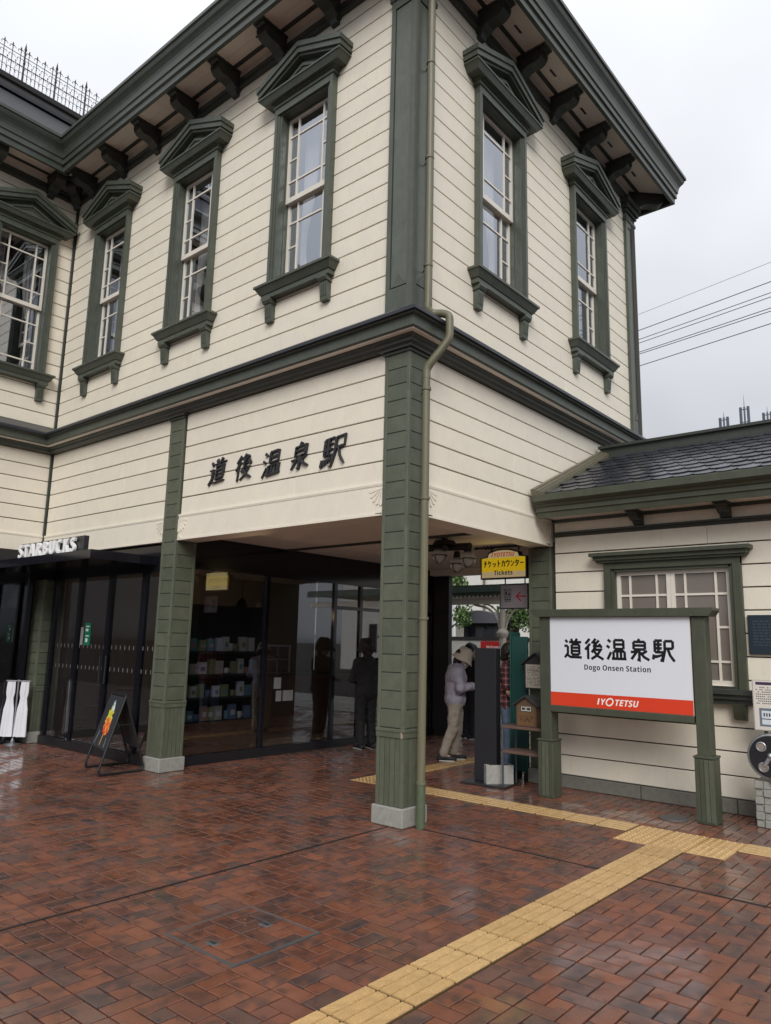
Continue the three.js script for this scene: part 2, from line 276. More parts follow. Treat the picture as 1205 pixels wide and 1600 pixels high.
function makeWindow(hw, cols, parent) {
  const g = sub('window', parent), ih = hw - 0.095, q = hw * 0.42 + 0.02;
  mesh('casing', join(
    [-1, 1].flatMap((s) => [rect(s * hw, s * (hw - 0.042), 5.38, 7.55, 0.0, 0.078), rect(s * (hw - 0.039), s * (hw - 0.068), 5.38, 7.55, 0.0, 0.064), rect(s * (hw - 0.064), s * ih, 5.38, 7.55, -0.17, 0.05), rect(s * (ih + 0.004), s * (ih - 0.008), 5.38, 7.55, -0.18, -0.045)]),
    rect(-hw, hw, 7.545, 7.64, 0, 0.079), rect(-ih - 0.03, ih + 0.03, 7.525, 7.58, -0.17, 0.051), rect(-ih, ih, 7.515, 7.53, -0.18, -0.045)), M.green, g);
  mesh('pediment', join(
    rect(-hw - 0.025, hw + 0.025, 7.63, 7.68, 0.0, 0.092), rect(-hw - 0.045, hw + 0.045, 7.675, 7.70, 0, 0.108), slope2(hw + q - 0.085, hw + q - 0.03, 7.698, 7.765, 0.15, 0.185), rect(-hw - q + 0.02, hw + q - 0.02, 7.762, 7.782, 0, 0.192),
    chevron(hw + q, 7.865, 7.925, 8.135, 8.20, 0.205), chevron(hw + q - 0.012, 7.80, 7.868, 8.068, 8.14, 0.188), chevron(hw + q - 0.05, 7.78, 7.81, 8.04, 8.072, 0.16),
    face([[-hw - q + 0.06, 7.77], [hw + q - 0.06, 7.77], [0, 8.05]], 0.085), chevron(hw - 0.06, 7.783, 7.80, 7.945, 7.99, 0.112), chevron(hw - 0.13, 7.783, 7.80, 7.91, 7.945, 0.098)), M.green, g);
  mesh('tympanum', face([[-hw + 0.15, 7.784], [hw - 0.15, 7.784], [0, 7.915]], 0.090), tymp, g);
  mesh('sill', join(rect(-hw - 0.13, hw + 0.13, 5.375, 5.402, 0, 0.155), slope2(hw + 0.075, hw + 0.12, 5.30, 5.378, 0.10, 0.145), rect(-hw - 0.06, hw + 0.06, 5.245, 5.302, 0, 0.09), rect(-ih, ih, 5.37, 5.415, -0.18, 0.06)), M.green, g);
  for (const s of [-1, 1]) {
    const b = mesh('sill_bracket', join(slab([[0, 5.255], [0.10, 5.255], [0.10, 5.22], [0.08, 5.19], [0, 5.18]], 0.13), slab([[0, 5.19], [0.07, 5.19], [0.06, 5.06], [0.052, 4.985], [0, 4.98]], 0.105), [-1, 0, 1].map((k) => at(slab([[0.05, 5.155], [0.076, 5.155], [0.064, 5.03], [0.05, 5.025]], 0.014), k * 0.03, 0, 0))), M.green, g);
    b.position.x = s * (hw - 0.035);
  }
  // two sashes; narrow panes round the margin, one broad light in the middle
  const w = ih - 0.004, st = 0.034, xs = [-w + st]; let acc = -w + st; const tot = cols.reduce((a, b) => a + b, 0), inner = 2 * (w - st);
  cols.forEach((c) => { acc += c / tot * inner; xs.push(acc); });
  for (const [nm, y0, y1, z, rows, split] of [['upper_sash', 6.44, 7.52, -0.06, [6.50, 6.70, 7.28, 7.485], 6.98], ['lower_sash', 5.415, 6.48, -0.102, [5.475, 5.60, 6.20, 6.44], 5.90]]) {
    const t = 0.034, bars = [rect(-w, -w + st, y0, y1, z - t, z), rect(w - st, w, y0, y1, z - t, z), rect(-w + st, w - st, y0, rows[0], z - t, z), rect(-w + st, w - st, rows[3], y1, z - t, z)];
    for (let i = 1; i < xs.length - 1; i++) bars.push(rect(xs[i] - 0.010, xs[i] + 0.010, rows[0], rows[3], z - 0.028, z - 0.003));
    for (let r = 1; r < 3; r++) bars.push(rect(-w + st, w - st, rows[r] - 0.010, rows[r] + 0.010, z - 0.027, z - 0.005));
    for (const i of [0, xs.length - 2]) bars.push(rect(xs[i], xs[i + 1], split - 0.009, split + 0.009, z - 0.026, z - 0.006));
    mesh(nm, join(bars), M.white, g);
    for (let i = 0; i < xs.length - 1; i++) {
      const edge = i === 0 || i === xs.length - 2, ys = edge ? [rows[0], rows[1], split, rows[2], rows[3]] : rows;
      for (let r = 0; r < ys.length - 1; r++) { const p = new THREE.PlaneGeometry(xs[i + 1] - xs[i] - 0.004, ys[r + 1] - ys[r] - 0.004); mesh('pane', at(p, (xs[i] + xs[i + 1]) / 2, (ys[r] + ys[r + 1]) / 2, z - 0.016), M.glass, g); }
    }
  }
  for (const s of [-1, 1]) { // drapes tied back inside
    const cg = new THREE.PlaneGeometry(1, 1, 26, 16), p = cg.attributes.position;
    for (let i = 0; i < p.count; i++) {
      const u = p.getX(i) + 0.5, v = p.getY(i) + 0.5, tie = 1 - 0.7 * Math.exp(-Math.pow((v - 0.28) / 0.26, 2)), x = w - u * w * 0.6 * tie;
      p.setXYZ(i, s * x, 5.43 + v * 2.1, -0.33 - 0.022 * Math.sin(u * 26 + v * 1.3));
    }
    cg.computeVertexNormals(); mesh('curtain', cg, M.curtain, g);
  }
  return g;
}
const win = makeWindow(HW, [0.2, 0.6, 0.2], station); win.position.set(FC[0], 0, -0.05);
for (const c of FC.slice(1)) { const k = win.clone(); station.add(k); k.position.set(c, 0, -0.05); }
for (const c of LC) { const k = win.clone(); station.add(k); k.position.set(WX - 0.05, 0, c); k.rotation.y = Math.PI / 2; }
const winR = makeWindow(HWR, [0.2, 0.6, 0.2], station); winR.position.set(-0.05, 0, RC[0]); winR.rotation.y = Math.PI / 2;
{ const k = winR.clone(); station.add(k); k.position.set(-0.05, 0, RC[1]); k.rotation.y = Math.PI / 2; }
// ground-floor pillars
const plinthGeo = rbx(-0.344, 0, 0, 0.155, -0.344, 0, 0.012);
function pillar(x, z, top = 4.21) { // x, z: the outer front corner
  const g = sub('pillar', station, [x, 0, z]), i = 0.024, a = -0.344 + i, b = -i;
  mesh('plinth', plinthGeo, M.granite, g);
  mesh('core', bx(a + 0.009, b - 0.009, 0.15, top, a + 0.009, b - 0.009), M.greenDeep, g);
  const st = 0.036, posts = [];
  for (const [sx, sz] of [[0, 0], [0, 1], [1, 0], [1, 1]]) { const px = sx ? b - st : a, pz = sz ? b - st : a; posts.push(rbx(px, px + st, 0.15, top, pz, pz + st, 0.005)); }
  mesh('corner_post', join(posts), M.olive[1], g);
  for (let y = 0.795, k = 0; y < top - 0.02; y += 0.1535, k++) {
    const y1 = Math.min(top - 0.005, y + 0.1535) - 0.009;
    mesh('board', rbx(a + st + 0.001, b - st - 0.001, y, y1, b - 0.022, b - 0.003, 0.003), pick(M.olive), g);
    mesh('board', rbx(b - 0.022, b - 0.003, y, y1, a + st + 0.001, b - st - 0.001, 0.003), pick(M.olive), g);
    if (y > 2.5) continue;
    mesh('board', rbx(a + 0.003, a + 0.022, y, y1, a + st + 0.001, b - st - 0.001, 0.003), pick(M.olive), g);
  }
  mesh('dado_rail', join(rbx(a - 0.008, b + 0.008, 0.755, 0.785, a - 0.008, b + 0.008, 0.006), rbx(a - 0.004, b + 0.004, 0.71, 0.757, a - 0.004, b + 0.004, 0.004)), M.olive[0], g);
  const n = 4, pw = (b - a - 2 * st) / n;
  for (let k = 0; k < n; k++) {
    const u = a + st + k * pw + 0.003, v = u + pw - 0.006;
    mesh('plank', rbx(u, v, 0.158, 0.708, b - 0.02, b - 0.004, 0.003), pick(M.olive), g); mesh('plank', rbx(b - 0.02, b - 0.004, 0.158, 0.708, u, v, 0.003), pick(M.olive), g);
  }
  if (top > 4) mesh('capital', join(bx(a - 0.015, b + 0.015, 4.16, 4.195, a - 0.015, b + 0.015), bx(a - 0.04, b + 0.04, 4.19, 4.23, a - 0.04, b + 0.04), bx(a - 0.06, b + 0.07, 4.226, 4.285, a - 0.06, b + 0.07)), M.greenDeep, g);
  return g;
}
pillar(0, 0); pillar(-3.511, 0); pillar(-0.02, -2.70, 2.645); pillar(-6.72, 0.02, 2.30);
// passage ceiling
mesh('passage_ceiling', bx(-3.9, -0.3, 2.76, 2.80, DZ, -0.35), M.soffit, station);
mesh('ceiling_batten', bx(-3.7, -0.3, 2.735, 2.761, -2.0, -1.94), M.greenDeep, station);
mesh('back_lintel', bx(-3.7, -0.3, 2.665, 2.95, DZ + 0.02, DZ + 0.30), M.cream, station);
// roof with a moulded curb, over both blocks
mesh('roof', join(sweep([[0.56, 8.97], [-0.62, 10.12], [-0.66, 10.12], [-0.66, 8.9]].reverse(), PATH), bx(-12, WX - 0.5, 10.06, 10.12, -0.6, 4), bx(-12, -0.5, 10.05, 10.115, DZ + 0.5, -0.5)), M.roofDark, station);
mesh('roof_curb', sweep([[-0.58, 10.08], [-0.56, 10.16], [-0.60, 10.18], [-0.60, 10.27], [-0.56, 10.29], [-0.54, 10.36], [-0.60, 10.39], [-0.72, 10.39], [-0.72, 10.08]].reverse(), PATH), std(C(0.05, 0.045, 0.045), 0.4, { map: woodTex }), station);
// downpipe at the corner
const pipeT = thing('downpipe', 'olive drainpipe running down the corner pillar with an elbow at the belt course', 'drainpipe');
mesh('upper_pipe', join(rod([0.075, 4.62, -0.155], [0.075, 8.5, -0.155], 0.038, 0.038, 16), tubeP([[0.075, 4.64, -0.155], [0.075, 4.58, -0.158], [0.10, 4.55, -0.20], [0.19, 4.535, -0.24], [0.245, 4.50, -0.255], [0.252, 4.44, -0.257], [0.252, 4.37, -0.257], [0.247, 4.29, -0.255], [0.19, 4.18, -0.22], [0.12, 4.07, -0.175], [0.075, 3.99, -0.155], [0.072, 3.9, -0.152]], 0.038, 60, 14)), M.pipe, pipeT);
mesh('lower_pipe', rod([0.072, 0.36, -0.152], [0.072, 3.92, -0.152], 0.036, 0.036, 16), M.pipe, pipeT);
mesh('foot_pipe', rod([0.072, 0.0, -0.152], [0.072, 0.37, -0.152], 0.040, 0.040, 16), M.pipeLow, pipeT);
for (const y of [0.36, 1.72, 2.78, 3.80, 5.02, 6.15, 7.2]) mesh('pipe_clip', join(rod([0.073, y - 0.012, -0.153], [0.073, y + 0.012, -0.153], 0.0445, 0.0445, 16), rod([-0.01, y - 0.03, -0.18], [0.05, y, -0.16], 0.007)), M.pipe, pipeT);
{ // chipped paint on the corner pillar
  const chip = (n, r, s) => { const sh = new THREE.Shape(); for (let k = 0; k < n; k++) { const a = k / n * 6.283, q = r * rr(0.5, 1.1), p = [Math.cos(a) * q * s, Math.sin(a) * q]; k ? sh.lineTo(...p) : sh.moveTo(...p); } return new THREE.ShapeGeometry(sh); }, cm = std(C(0.03, 0.028, 0.025), 0.9);
  for (const [y, z, r, s] of [[1.41, -0.12, 0.022, 1.6], [1.29, -0.13, 0.028, 2.0], [1.345, -0.10, 0.01, 1.3]]) { const m = mesh('paint_chip', chip(11, r, s), cm, station); m.rotation.y = Math.PI / 2; m.position.set(-0.029, y, z); }
  const m = mesh('paint_chip', chip(12, 0.035, 0.4), std(C(0.32, 0.26, 0.19), 0.9), station); m.position.set(-0.034, 0.74, -0.014);
}
// ---------------------------------------------------------------- ground, paving
const wet = tex(512, (u, v) => { const k = 0.40 + 0.34 * tn(u, v, 7, 31) + 0.18 * tn(u, v, 60, 21, 3); return [k, clamp(k, 0.1, 0.85), k]; }, false, 0.45);
const puddle = tex(512, (u, v) => { const d = sm(-0.35, 0.35, tn(u, v, 9, 51, 4) + 0.35 * tn(u, v, 34, 61, 3)); return [1 - 0.85 * d, lerp(0.42, 0.95, d), 0]; }, false, 1); puddle.channel = 1;
const brickTex = tex(1024, (u, v) => {
  const blot = sm(-0.25, 0.75, n2(u * 6, v * 6) * 0.62 + n2(u * 15 + 5, v * 15) * 0.22), fine = n2(u * 260, v * 260) + 0.8 * n2(u * 120, v * 120 + 7), k = 0.93 + 0.075 * fine;
  return [lerp(1.03, 0.74, blot) * k, lerp(1.02, 0.83, blot) * k, lerp(1, 0.93, blot) * k];
}, true, 1);
const grit = tex(512, (u, v) => { const k = 0.5 + 0.5 * tn(u, v, 170, 41, 3) + 0.2 * tn(u, v, 30, 5, 2); return [k, k, k]; }, false, 2);
tag(mesh('ground', boxUV(new THREE.PlaneGeometry(800, 800).rotateX(-Math.PI / 2).translate(0, -0.032, 0)), std(C(0.02, 0.018, 0.017), 0.95, { map: stoneTex }), scene), 'dark wet bedding under and beyond the brick paving', 'ground', null, 'structure');
const paving = new THREE.Group(); paving.name = numbered('brick_paving'); scene.add(paving); tag(paving, 'wet red brick paving laid in pinwheels in front of the station', 'paving', null, 'structure');
const PX = 0.287, PZ = 0.3, OX = 0.195, OZ = 2.2787;
const bricks = []; // [x0, x1, z0, z1]
const inRect = (x, z, r) => x > r[0] && x < r[1] && z > r[2] && z < r[3];
const TACT = [[1.63, 1.917, -1.02, 7], [1.343, 2.204, -1.62, -1.02], [-1.814, 1.35, -1.62, -1.32], [2.2, 9, -1.62, -1.32], [-1.814, -1.527, -7, -1.32]];
for (let i = -36; i < 23; i++) for (let j = -17; j < 34; j++) {
  const x = OX + i * PX, z = OZ - j * PZ, ux = PX / 3, uz = PZ / 3, flip = (i * 7 + j * 3) % 5 === 99;
  for (const [a, b, c, d] of [[0, 2, 0, 1], [2, 3, 0, 2], [1, 3, 2, 3], [0, 1, 1, 3], [1, 2, 1, 2]]) {
    const r = [x + a * ux, x + b * ux, z - d * uz, z - c * uz], mx = (r[0] + r[1]) / 2, mz = (r[2] + r[3]) / 2;
    if (TACT.some((t) => inRect(mx, mz, t)) || mx < -10 || mz < -7.2) continue;
    bricks.push(r);
  }
}
function brickGeo(w, d) { // chamfered paver, top at y = 0, centred
  const g0 = 0.005, ch = 0.0013, a = w / 2 - g0, b = d / 2 - g0, p = a - ch, q = b - ch, h = -0.0025, pos = [];
  const quad = (A, B, Cc, D) => pos.push(...A, ...B, ...Cc, ...A, ...Cc, ...D);
  const T = [[-p, 0, q], [p, 0, q], [p, 0, -q], [-p, 0, -q]], S = [[-a, h, b], [a, h, b], [a, h, -b], [-a, h, -b]], U = S.map((v) => [v[0], -0.033, v[2]]);
  quad(...T); for (let k = 0; k < 4; k++) { const l = (k + 1) % 4; quad(S[k], S[l], T[l], T[k]); quad(U[k], U[l], S[l], S[k]); }
  const g = new THREE.BufferGeometry(); g.setAttribute('position', new THREE.Float32BufferAttribute(pos, 3)); g.computeVertexNormals(); return g;
}
const brickCols = [[0.203, 0.073, 0.041], [0.221, 0.081, 0.044], [0.18, 0.069, 0.042], [0.211, 0.081, 0.047], [0.162, 0.069, 0.047], [0.14, 0.069, 0.051], [0.198, 0.073, 0.042], [0.171, 0.069, 0.045], [0.18, 0.067, 0.041], [0.211, 0.078, 0.045], [0.149, 0.067, 0.047], [0.122, 0.067, 0.053]];
const brickMat = (c, vc) => new THREE.MeshPhysicalMaterial({ color: vc ? C(1, 1, 1) : C(...c), vertexColors: !!vc, map: brickTex, roughness: 0.62, roughnessMap: puddle, bumpMap: grit, bumpScale: 0.0009, clearcoat: 0.95, clearcoatMap: puddle, clearcoatRoughness: 0.15 });
camera.updateMatrixWorld(); camera.aspect = 771 / 1024; camera.updateProjectionMatrix();
const pv = new THREE.Vector3();
const area = (r) => { const P = [[r[0], r[2]], [r[1], r[2]], [r[1], r[3]], [r[0], r[3]]].map(([x, z]) => { pv.set(x, 0, z).project(camera); return [pv.x, pv.y, pv.z]; }); if (P.some((p) => p[2] > 1 || Math.abs(p[0]) > 1.02 || Math.abs(p[1]) > 1.02)) return 0; let s = 0; for (let i = 0; i < 4; i++) { const a = P[i], b = P[(i + 1) % 4]; s += a[0] * b[1] - a[1] * b[0]; } return Math.abs(s); };
const order = bricks.map((r) => [area(r), r]).sort((a, b) => b[0] - a[0]);
{
  const kinds = new Map(), mats = brickCols.map((c) => brickMat(c)), geoFor = (w, d) => {
    const k = w.toFixed(3) + d.toFixed(3); if (!kinds.has(k)) kinds.set(k, [0, 1, 2].map(() => boxUV(brickGeo(w, d)))); return pick(kinds.get(k)); };
  order.slice(0, 300).forEach(([, r]) => { const mx = (r[0] + r[1]) / 2, mz = (r[2] + r[3]) / 2, bg = geoFor(r[1] - r[0], r[3] - r[2]).clone(), bp = bg.attributes.position, u1 = new Float32Array(bp.count * 2); for (let i = 0; i < bp.count; i++) { u1[2 * i] = (bp.getX(i) + mx) * 0.21; u1[2 * i + 1] = (bp.getZ(i) + mz) * 0.21; } bg.setAttribute('uv1', new THREE.BufferAttribute(u1, 2)); const m = mesh('brick', bg, pick(mats), paving); m.position.set(mx, rr(-0.0012, 0.0008), mz); m.rotation.set(rr(-0.006, 0.006), rr(-0.004, 0.004), rr(-0.006, 0.006)); });
  const rest = [], col = [], cache = new Map();
  const P = [], N = [], U = [], U1 = [], Cc = [];
  for (const [, r] of order.slice(300)) {
    const w = r[1] - r[0], d = r[3] - r[2], k = w.toFixed(3) + d.toFixed(3); if (!cache.has(k)) cache.set(k, boxUV(brickGeo(w, d), false));
    const g = cache.get(k), p = g.attributes.position, n = g.attributes.normal, u = g.attributes.uv, c = pick(brickCols), ou = rnd() * 5, ov = rnd() * 5, mx = (r[0] + r[1]) / 2, mz = (r[2] + r[3]) / 2, dy = rr(-0.0012, 0.0008), s = rr(0.9, 1.1), tx = rr(-0.006, 0.006), tz = rr(-0.006, 0.006);
    for (let i = 0; i < p.count; i++) { const x = p.getX(i), z = p.getZ(i); P.push(x + mx, p.getY(i) + dy + tx * z + tz * x, z + mz); N.push(n.getX(i), n.getY(i), n.getZ(i)); U.push(u.getX(i) + ou, u.getY(i) + ov); U1.push((x + mx) * 0.21, (z + mz) * 0.21); Cc.push(c[0] * s, c[1] * s, c[2] * s); }
  }
  const g = new THREE.BufferGeometry(); g.setAttribute('position', new THREE.Float32BufferAttribute(P, 3)); g.setAttribute('normal', new THREE.Float32BufferAttribute(N, 3)); g.setAttribute('uv', new THREE.Float32BufferAttribute(U, 2)); g.setAttribute('uv1', new THREE.Float32BufferAttribute(U1, 2)); g.setAttribute('color', new THREE.Float32BufferAttribute(Cc, 3));
  mesh('brick_field', g, brickMat(null, true), paving).userData.kind = 'stuff';
}
// expansion joints
for (const [a, b, c, d] of [[-0.158, -0.142, -0.14, 6], [-0.15, 6, -0.148, -0.134]]) tag(mesh('expansion_joint', bx(a, b, 0.001, 0.0035, c, d), std(C(0.012, 0.012, 0.013), 0.5), scene), d > 1 ? 'black expansion joint running out from the corner pillar towards the lower left' : 'black expansion joint running from the corner pillar to the right', 'joint', null, 'structure');
// tactile paving
const yellow = [[0.88, 0.58, 0.275], [0.90, 0.605, 0.29], [0.83, 0.545, 0.255]].map((c) => std(C(...c), 0.5, { map: stoneTex, roughnessMap: wet, bumpMap: grit, bumpScale: 0.001 }));
const tileBase = (w, d) => { const g = brickGeo(w, d); g.translate(0, 0.002, 0); return boxUV(g); };
function barTile(w, d, alongX) { // four raised bars
  const L = (alongX ? w : d) - 0.014, S = alongX ? d : w, gs = [];
  for (let k = 0; k < 4; k++) { const c = (k - 1.5) * S * 0.245, b = new THREE.Shape([[-0.0295, 0], [0.0295, 0], [0.0275, 0.007], [-0.0275, 0.007]].map((q) => new THREE.Vector2(...q))), e = new THREE.ExtrudeGeometry(b, { depth: L, bevelEnabled: false }); e.translate(c, 0.002, -L / 2); if (alongX) e.rotateY(Math.PI / 2); gs.push(boxUV(e)); }
  return join(gs);
}
function dotTile(w, d) { const gs = [tileBase(w, d)]; for (let a = 0; a < 5; a++) for (let b = 0; b < 5; b++) gs.push(boxUV(new THREE.CylinderGeometry(0.009, 0.014, 0.006, 10, 1).translate((a - 2) * w / 5.2, 0.0055, (b - 2) * d / 5.2))); return join(gs); }
const groove = std(C(0.20, 0.125, 0.055), 0.6, { map: stoneTex, roughnessMap: wet });
const bedGeo = tileBase(0.284, 0.297);
function barred(geo, parent, x, y, z) { const t = sub('tile', parent, [x, y, z]); mesh('bed', bedGeo, groove, t); mesh('ribs', geo, pick(yellow), t); }
function strip(label) { const g = new THREE.Group(); g.name = numbered('tactile_strip'); scene.add(g); return tag(g, label, 'tactile paving', null, 'structure'); }
{
  const g = strip('yellow ribbed tactile strip running from the foreground towards the station sign'), ga = [0, 1].map(() => barTile(0.284, 0.297, false));
  for (let k = -13; k < 11; k++) barred(pick(ga), g, 1.7735, rr(-0.001, 0.001), 2.2787 - 0.3 * (k + 0.5));
  const g2 = strip('yellow dotted tactile tiles at the junction before the station sign'), gd = [0, 1].map(() => dotTile(0.284, 0.297));
  for (let a = -1; a < 2; a++) for (let b = 0; b < 2; b++) mesh('tile', pick(gd), pick(yellow), g2).position.set(1.7735 + a * 0.287, 0, -1.171 - b * 0.3);
  const g3 = strip('yellow ribbed tactile strip running along the ticket wing into the passage'), gx = [0, 1].map(() => barTile(0.284, 0.297, true));
  for (let k = 0; k < 10; k++) barred(pick(gx), g3, 1.343 - 0.1435 - k * 0.287, 0, -1.471);
  for (let k = 0; k < 12; k++) barred(pick(gx), g3, 2.204 + 0.1435 + k * 0.287, 0, -1.471);
  mesh('tile', gd[0], pick(yellow), g3).position.set(-1.6705, 0, -1.471); mesh('tile', gd[1], pick(yellow), g3).position.set(-1.6705, 0, -1.771);
  const g4 = strip('yellow ribbed tactile strip inside the passage leading to the platform'), gz = barTile(0.284, 0.297, false);
  for (let k = 0; k < 16; k++) barred(gz, g4, -1.6705, 0, -2.071 - k * 0.3);
}
// covers in the paving
{
  const c = thing('inspection_cover', 'square brick-filled inspection cover with thin metal rim in the foreground', 'cover', [0.77, 0, 2.27]), h = 0.283, w = 0.006;
  mesh('rim', join(bx(-h, h, -0.01, 0.0035, -h, -h + w), bx(-h, h, -0.01, 0.0035, h - w, h), bx(-h, -h + w, -0.01, 0.0035, -h + w, h - w), bx(h - w, h, -0.01, 0.0035, -h + w, h - w), bx(-h + 0.011, h - 0.011, -0.01, 0.003, h - 0.016, h - 0.012), bx(h - 0.016, h - 0.012, -0.01, 0.003, -h + 0.011, h - 0.017)), std(C(0.13, 0.13, 0.13), 0.6, { metalness: 0.5 }), c);
  for (const z of [0.18, -0.165]) { const k = sub('lifting_plate', c, [-0.01, 0, z]); mesh('plate', rbx(-0.035, 0.035, -0.005, 0.0045, -0.022, 0.022, 0.003), std(C(0.2, 0.21, 0.22), 0.4, { metalness: 0.8 }), k); mesh('keyhole', join(bx(-0.02, 0.012, 0.0046, 0.0056, -0.004, 0.004), at(new THREE.CylinderGeometry(0.008, 0.008, 0.001, 12), 0.014, 0.0052, 0)), M.black, k); }
  const m = thing('manhole_cover', 'small round grey manhole cover by the right sign post', 'manhole cover', [1.46, 0, -2.09]);
  mesh('lid', new THREE.CylinderGeometry(0.118, 0.118, 0.012, 32).translate(0, 0.001, 0), std(C(0.13, 0.125, 0.12), 0.8, { map: stoneTex }), m); mesh('ring', new THREE.TorusGeometry(0.12, 0.008, 6, 36).rotateX(Math.PI / 2).translate(0, 0.002, 0), std(C(0.12, 0.12, 0.12), 0.6, { metalness: 0.5 }), m);
}
// ---------------------------------------------------------------- ticket wing on the right
const wing = thing('ticket_office', 'single-storey cream boarded wing with scalloped slate roof on the right', 'building');
const ZW = -2.74, wOp = [[0.64, 1.96, 1.17, 2.37]];
boards(wing, onZ(ZW, 0.028), 0.0, 4.6, 0.117, 2.755, 0.222, wOp, M.wingBoards);
mesh('frieze_board', bx(0.0, 4.6, 2.80, 2.95, ZW - 0.028, ZW - 0.004), M.wingBoards[0], wing);
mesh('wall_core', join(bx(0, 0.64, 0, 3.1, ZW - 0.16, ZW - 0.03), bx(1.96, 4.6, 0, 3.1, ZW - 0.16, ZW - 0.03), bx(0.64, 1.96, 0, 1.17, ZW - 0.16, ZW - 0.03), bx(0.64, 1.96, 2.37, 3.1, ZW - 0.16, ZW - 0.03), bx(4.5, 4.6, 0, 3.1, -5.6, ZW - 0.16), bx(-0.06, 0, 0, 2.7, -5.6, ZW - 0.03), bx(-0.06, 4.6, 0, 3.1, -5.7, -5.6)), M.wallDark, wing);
const inside = std(C(0.36, 0.29, 0.22), 0.9);
mesh('room', join(bx(0.02, 4.48, 0.0, 2.9, -4.62, -4.6), bx(0.02, 4.48, 2.85, 2.9, -4.6, ZW - 0.17), bx(0.02, 4.48, 0.01, 0.05, -4.6, ZW - 0.17)), inside, wing);
mesh('plinth', join([0, 1, 2, 3, 4].map((k) => rbx(0.0 + k * 0.92 + 0.003, 0.917 + k * 0.92, 0, 0.13, ZW - 0.03, ZW + 0.03, 0.008))), M.concrete, wing);
mesh('plinth_strip', bx(0, 4.6, 0.13, 0.142, ZW - 0.02, ZW + 0.012), M.wallDark, wing);
const WP = [[0.012, ZW], [4.75, ZW]];
mesh('frieze_band', sweep([[-0.03, 2.805], [0.03, 2.805], [0.03, 2.785], [0.015, 2.775], [0.02, 2.752], [-0.03, 2.752]], WP), M.greenDeep, wing);
mesh('frieze_cap', sweep([[-0.03, 2.952], [0.035, 2.952], [0.03, 2.915], [-0.03, 2.915]], WP), M.greenDeep, wing);
mesh('eave_soffit', sweep([[-0.03, 2.975], [0.42, 2.975], [0.42, 2.951], [-0.03, 2.951]], WP), M.soffit, wing);
mesh('cornice', sweep([[0.39, 2.98], [0.39, 2.915], [0.43, 2.91], [0.44, 2.965], [0.455, 2.975], [0.455, 3.02], [0.47, 3.03], [0.485, 3.055], [0.50, 3.06], [0.535, 3.085], [0.535, 3.155], [0.51, 3.165], [0.3, 3.22], [-0.03, 3.22], [-0.03, 2.98]].reverse(), WP), M.signGreen, wing);
const wbr = join(slab([[0, 2.955], [0.24, 2.955], [0.24, 2.92], [0.20, 2.905], [0.185, 2.87], [0.14, 2.85], [0.09, 2.845], [0.06, 2.815], [0, 2.80]], 0.10), slab([[0, 2.954], [0.255, 2.954], [0.255, 2.93], [0, 2.93]], 0.13));
for (let k = 0; k < 5; k++) mesh('eave_bracket', wbr, M.greenDeep, wing).position.set(1.0 + k * 0.885 - 0.0, 0, ZW - 0.02);
{ // roof: boarded slope, scalloped slates, ridge board
  const A = [-2.235, 3.165], B = [-4.05, 3.985], L = Math.hypot(B[0] - A[0], B[1] - A[1]), ang = Math.atan2(B[1] - A[1], A[0] - B[0]);
  const slope = sub('roof', wing, [0, A[1], A[0]]); slope.rotation.x = 0;
  const put = (m, x, s, h) => { m.position.set(x, s * Math.sin(ang) + h * Math.cos(ang), -s * Math.cos(ang) + h * Math.sin(ang)); m.rotation.x = ang; return m; };
  put(mesh('deck', bx(0.0, 4.7, -0.06, -0.012, -L, 0.02), M.greenDeep, slope), 0, 0, 0);
  const w = 0.20, ex = 0.195, sh = new THREE.Shape(); sh.moveTo(-w / 2 + 0.002, 0.27); sh.lineTo(-w / 2 + 0.002, 0.07); sh.quadraticCurveTo(-w / 2 + 0.006, 0.012, 0, 0); sh.quadraticCurveTo(w / 2 - 0.006, 0.012, w / 2 - 0.002, 0.07); sh.lineTo(w / 2 - 0.002, 0.27); sh.closePath();
  const sg = boxUV(new THREE.ExtrudeGeometry(sh, { depth: 0.009, bevelEnabled: false, curveSegments: 5 }).rotateX(-Math.PI / 2)), rest = [];
  for (let r = 0; r < 10; r++) for (let c = 0; c < 23; c++) {
    const x = 0.23 + (c + (r % 2) * 0.5) * w, s = r * ex - 0.01; if (x > 4.62) continue;
    const tilt = 0.055 + rr(-0.008, 0.012);
    if (x < 4.0) { const m = mesh('slate', sg, pick(M.slate), slope); put(m, x, s, 0.004); m.rotation.x = ang - tilt; m.rotation.z = rr(-0.006, 0.006); }
    else { const g = sg.clone(); g.rotateX(ang - tilt); g.translate(x, s * Math.sin(ang) + 0.004, -s * Math.cos(ang)); rest.push(g); }
  }
  mesh('slate_field', join(rest), M.slate[0], slope).userData.kind = 'stuff';
  put(mesh('rake_flashing', join(bx(0.0, 0.055, -0.01, 0.075, -L, 0.03), bx(0.055, 0.10, -0.01, 0.055, -L, 0.03), bx(0.10, 0.13, -0.01, 0.035, -L, 0.03)), greenPaint(C(0.17, 0.155, 0.105), 0.5), slope), 0, 0, 0);
  mesh('ridge_board', join(bx(0.015, 4.7, 3.90, 4.08, -4.14, -4.03), bx(0.0, 4.7, 4.08, 4.115, -4.17, -3.99), bx(0.01, 4.7, 3.90, 3.945, -4.03, -4.0)), M.greenDeep, wing);
  mesh('rear_slope', (() => { const g = bx(0.0, 4.7, -0.06, 0, -L, 0); g.rotateX(-ang); g.translate(0, 4.0, -4.1); return boxUV(g); })(), M.slate[1], wing);
}
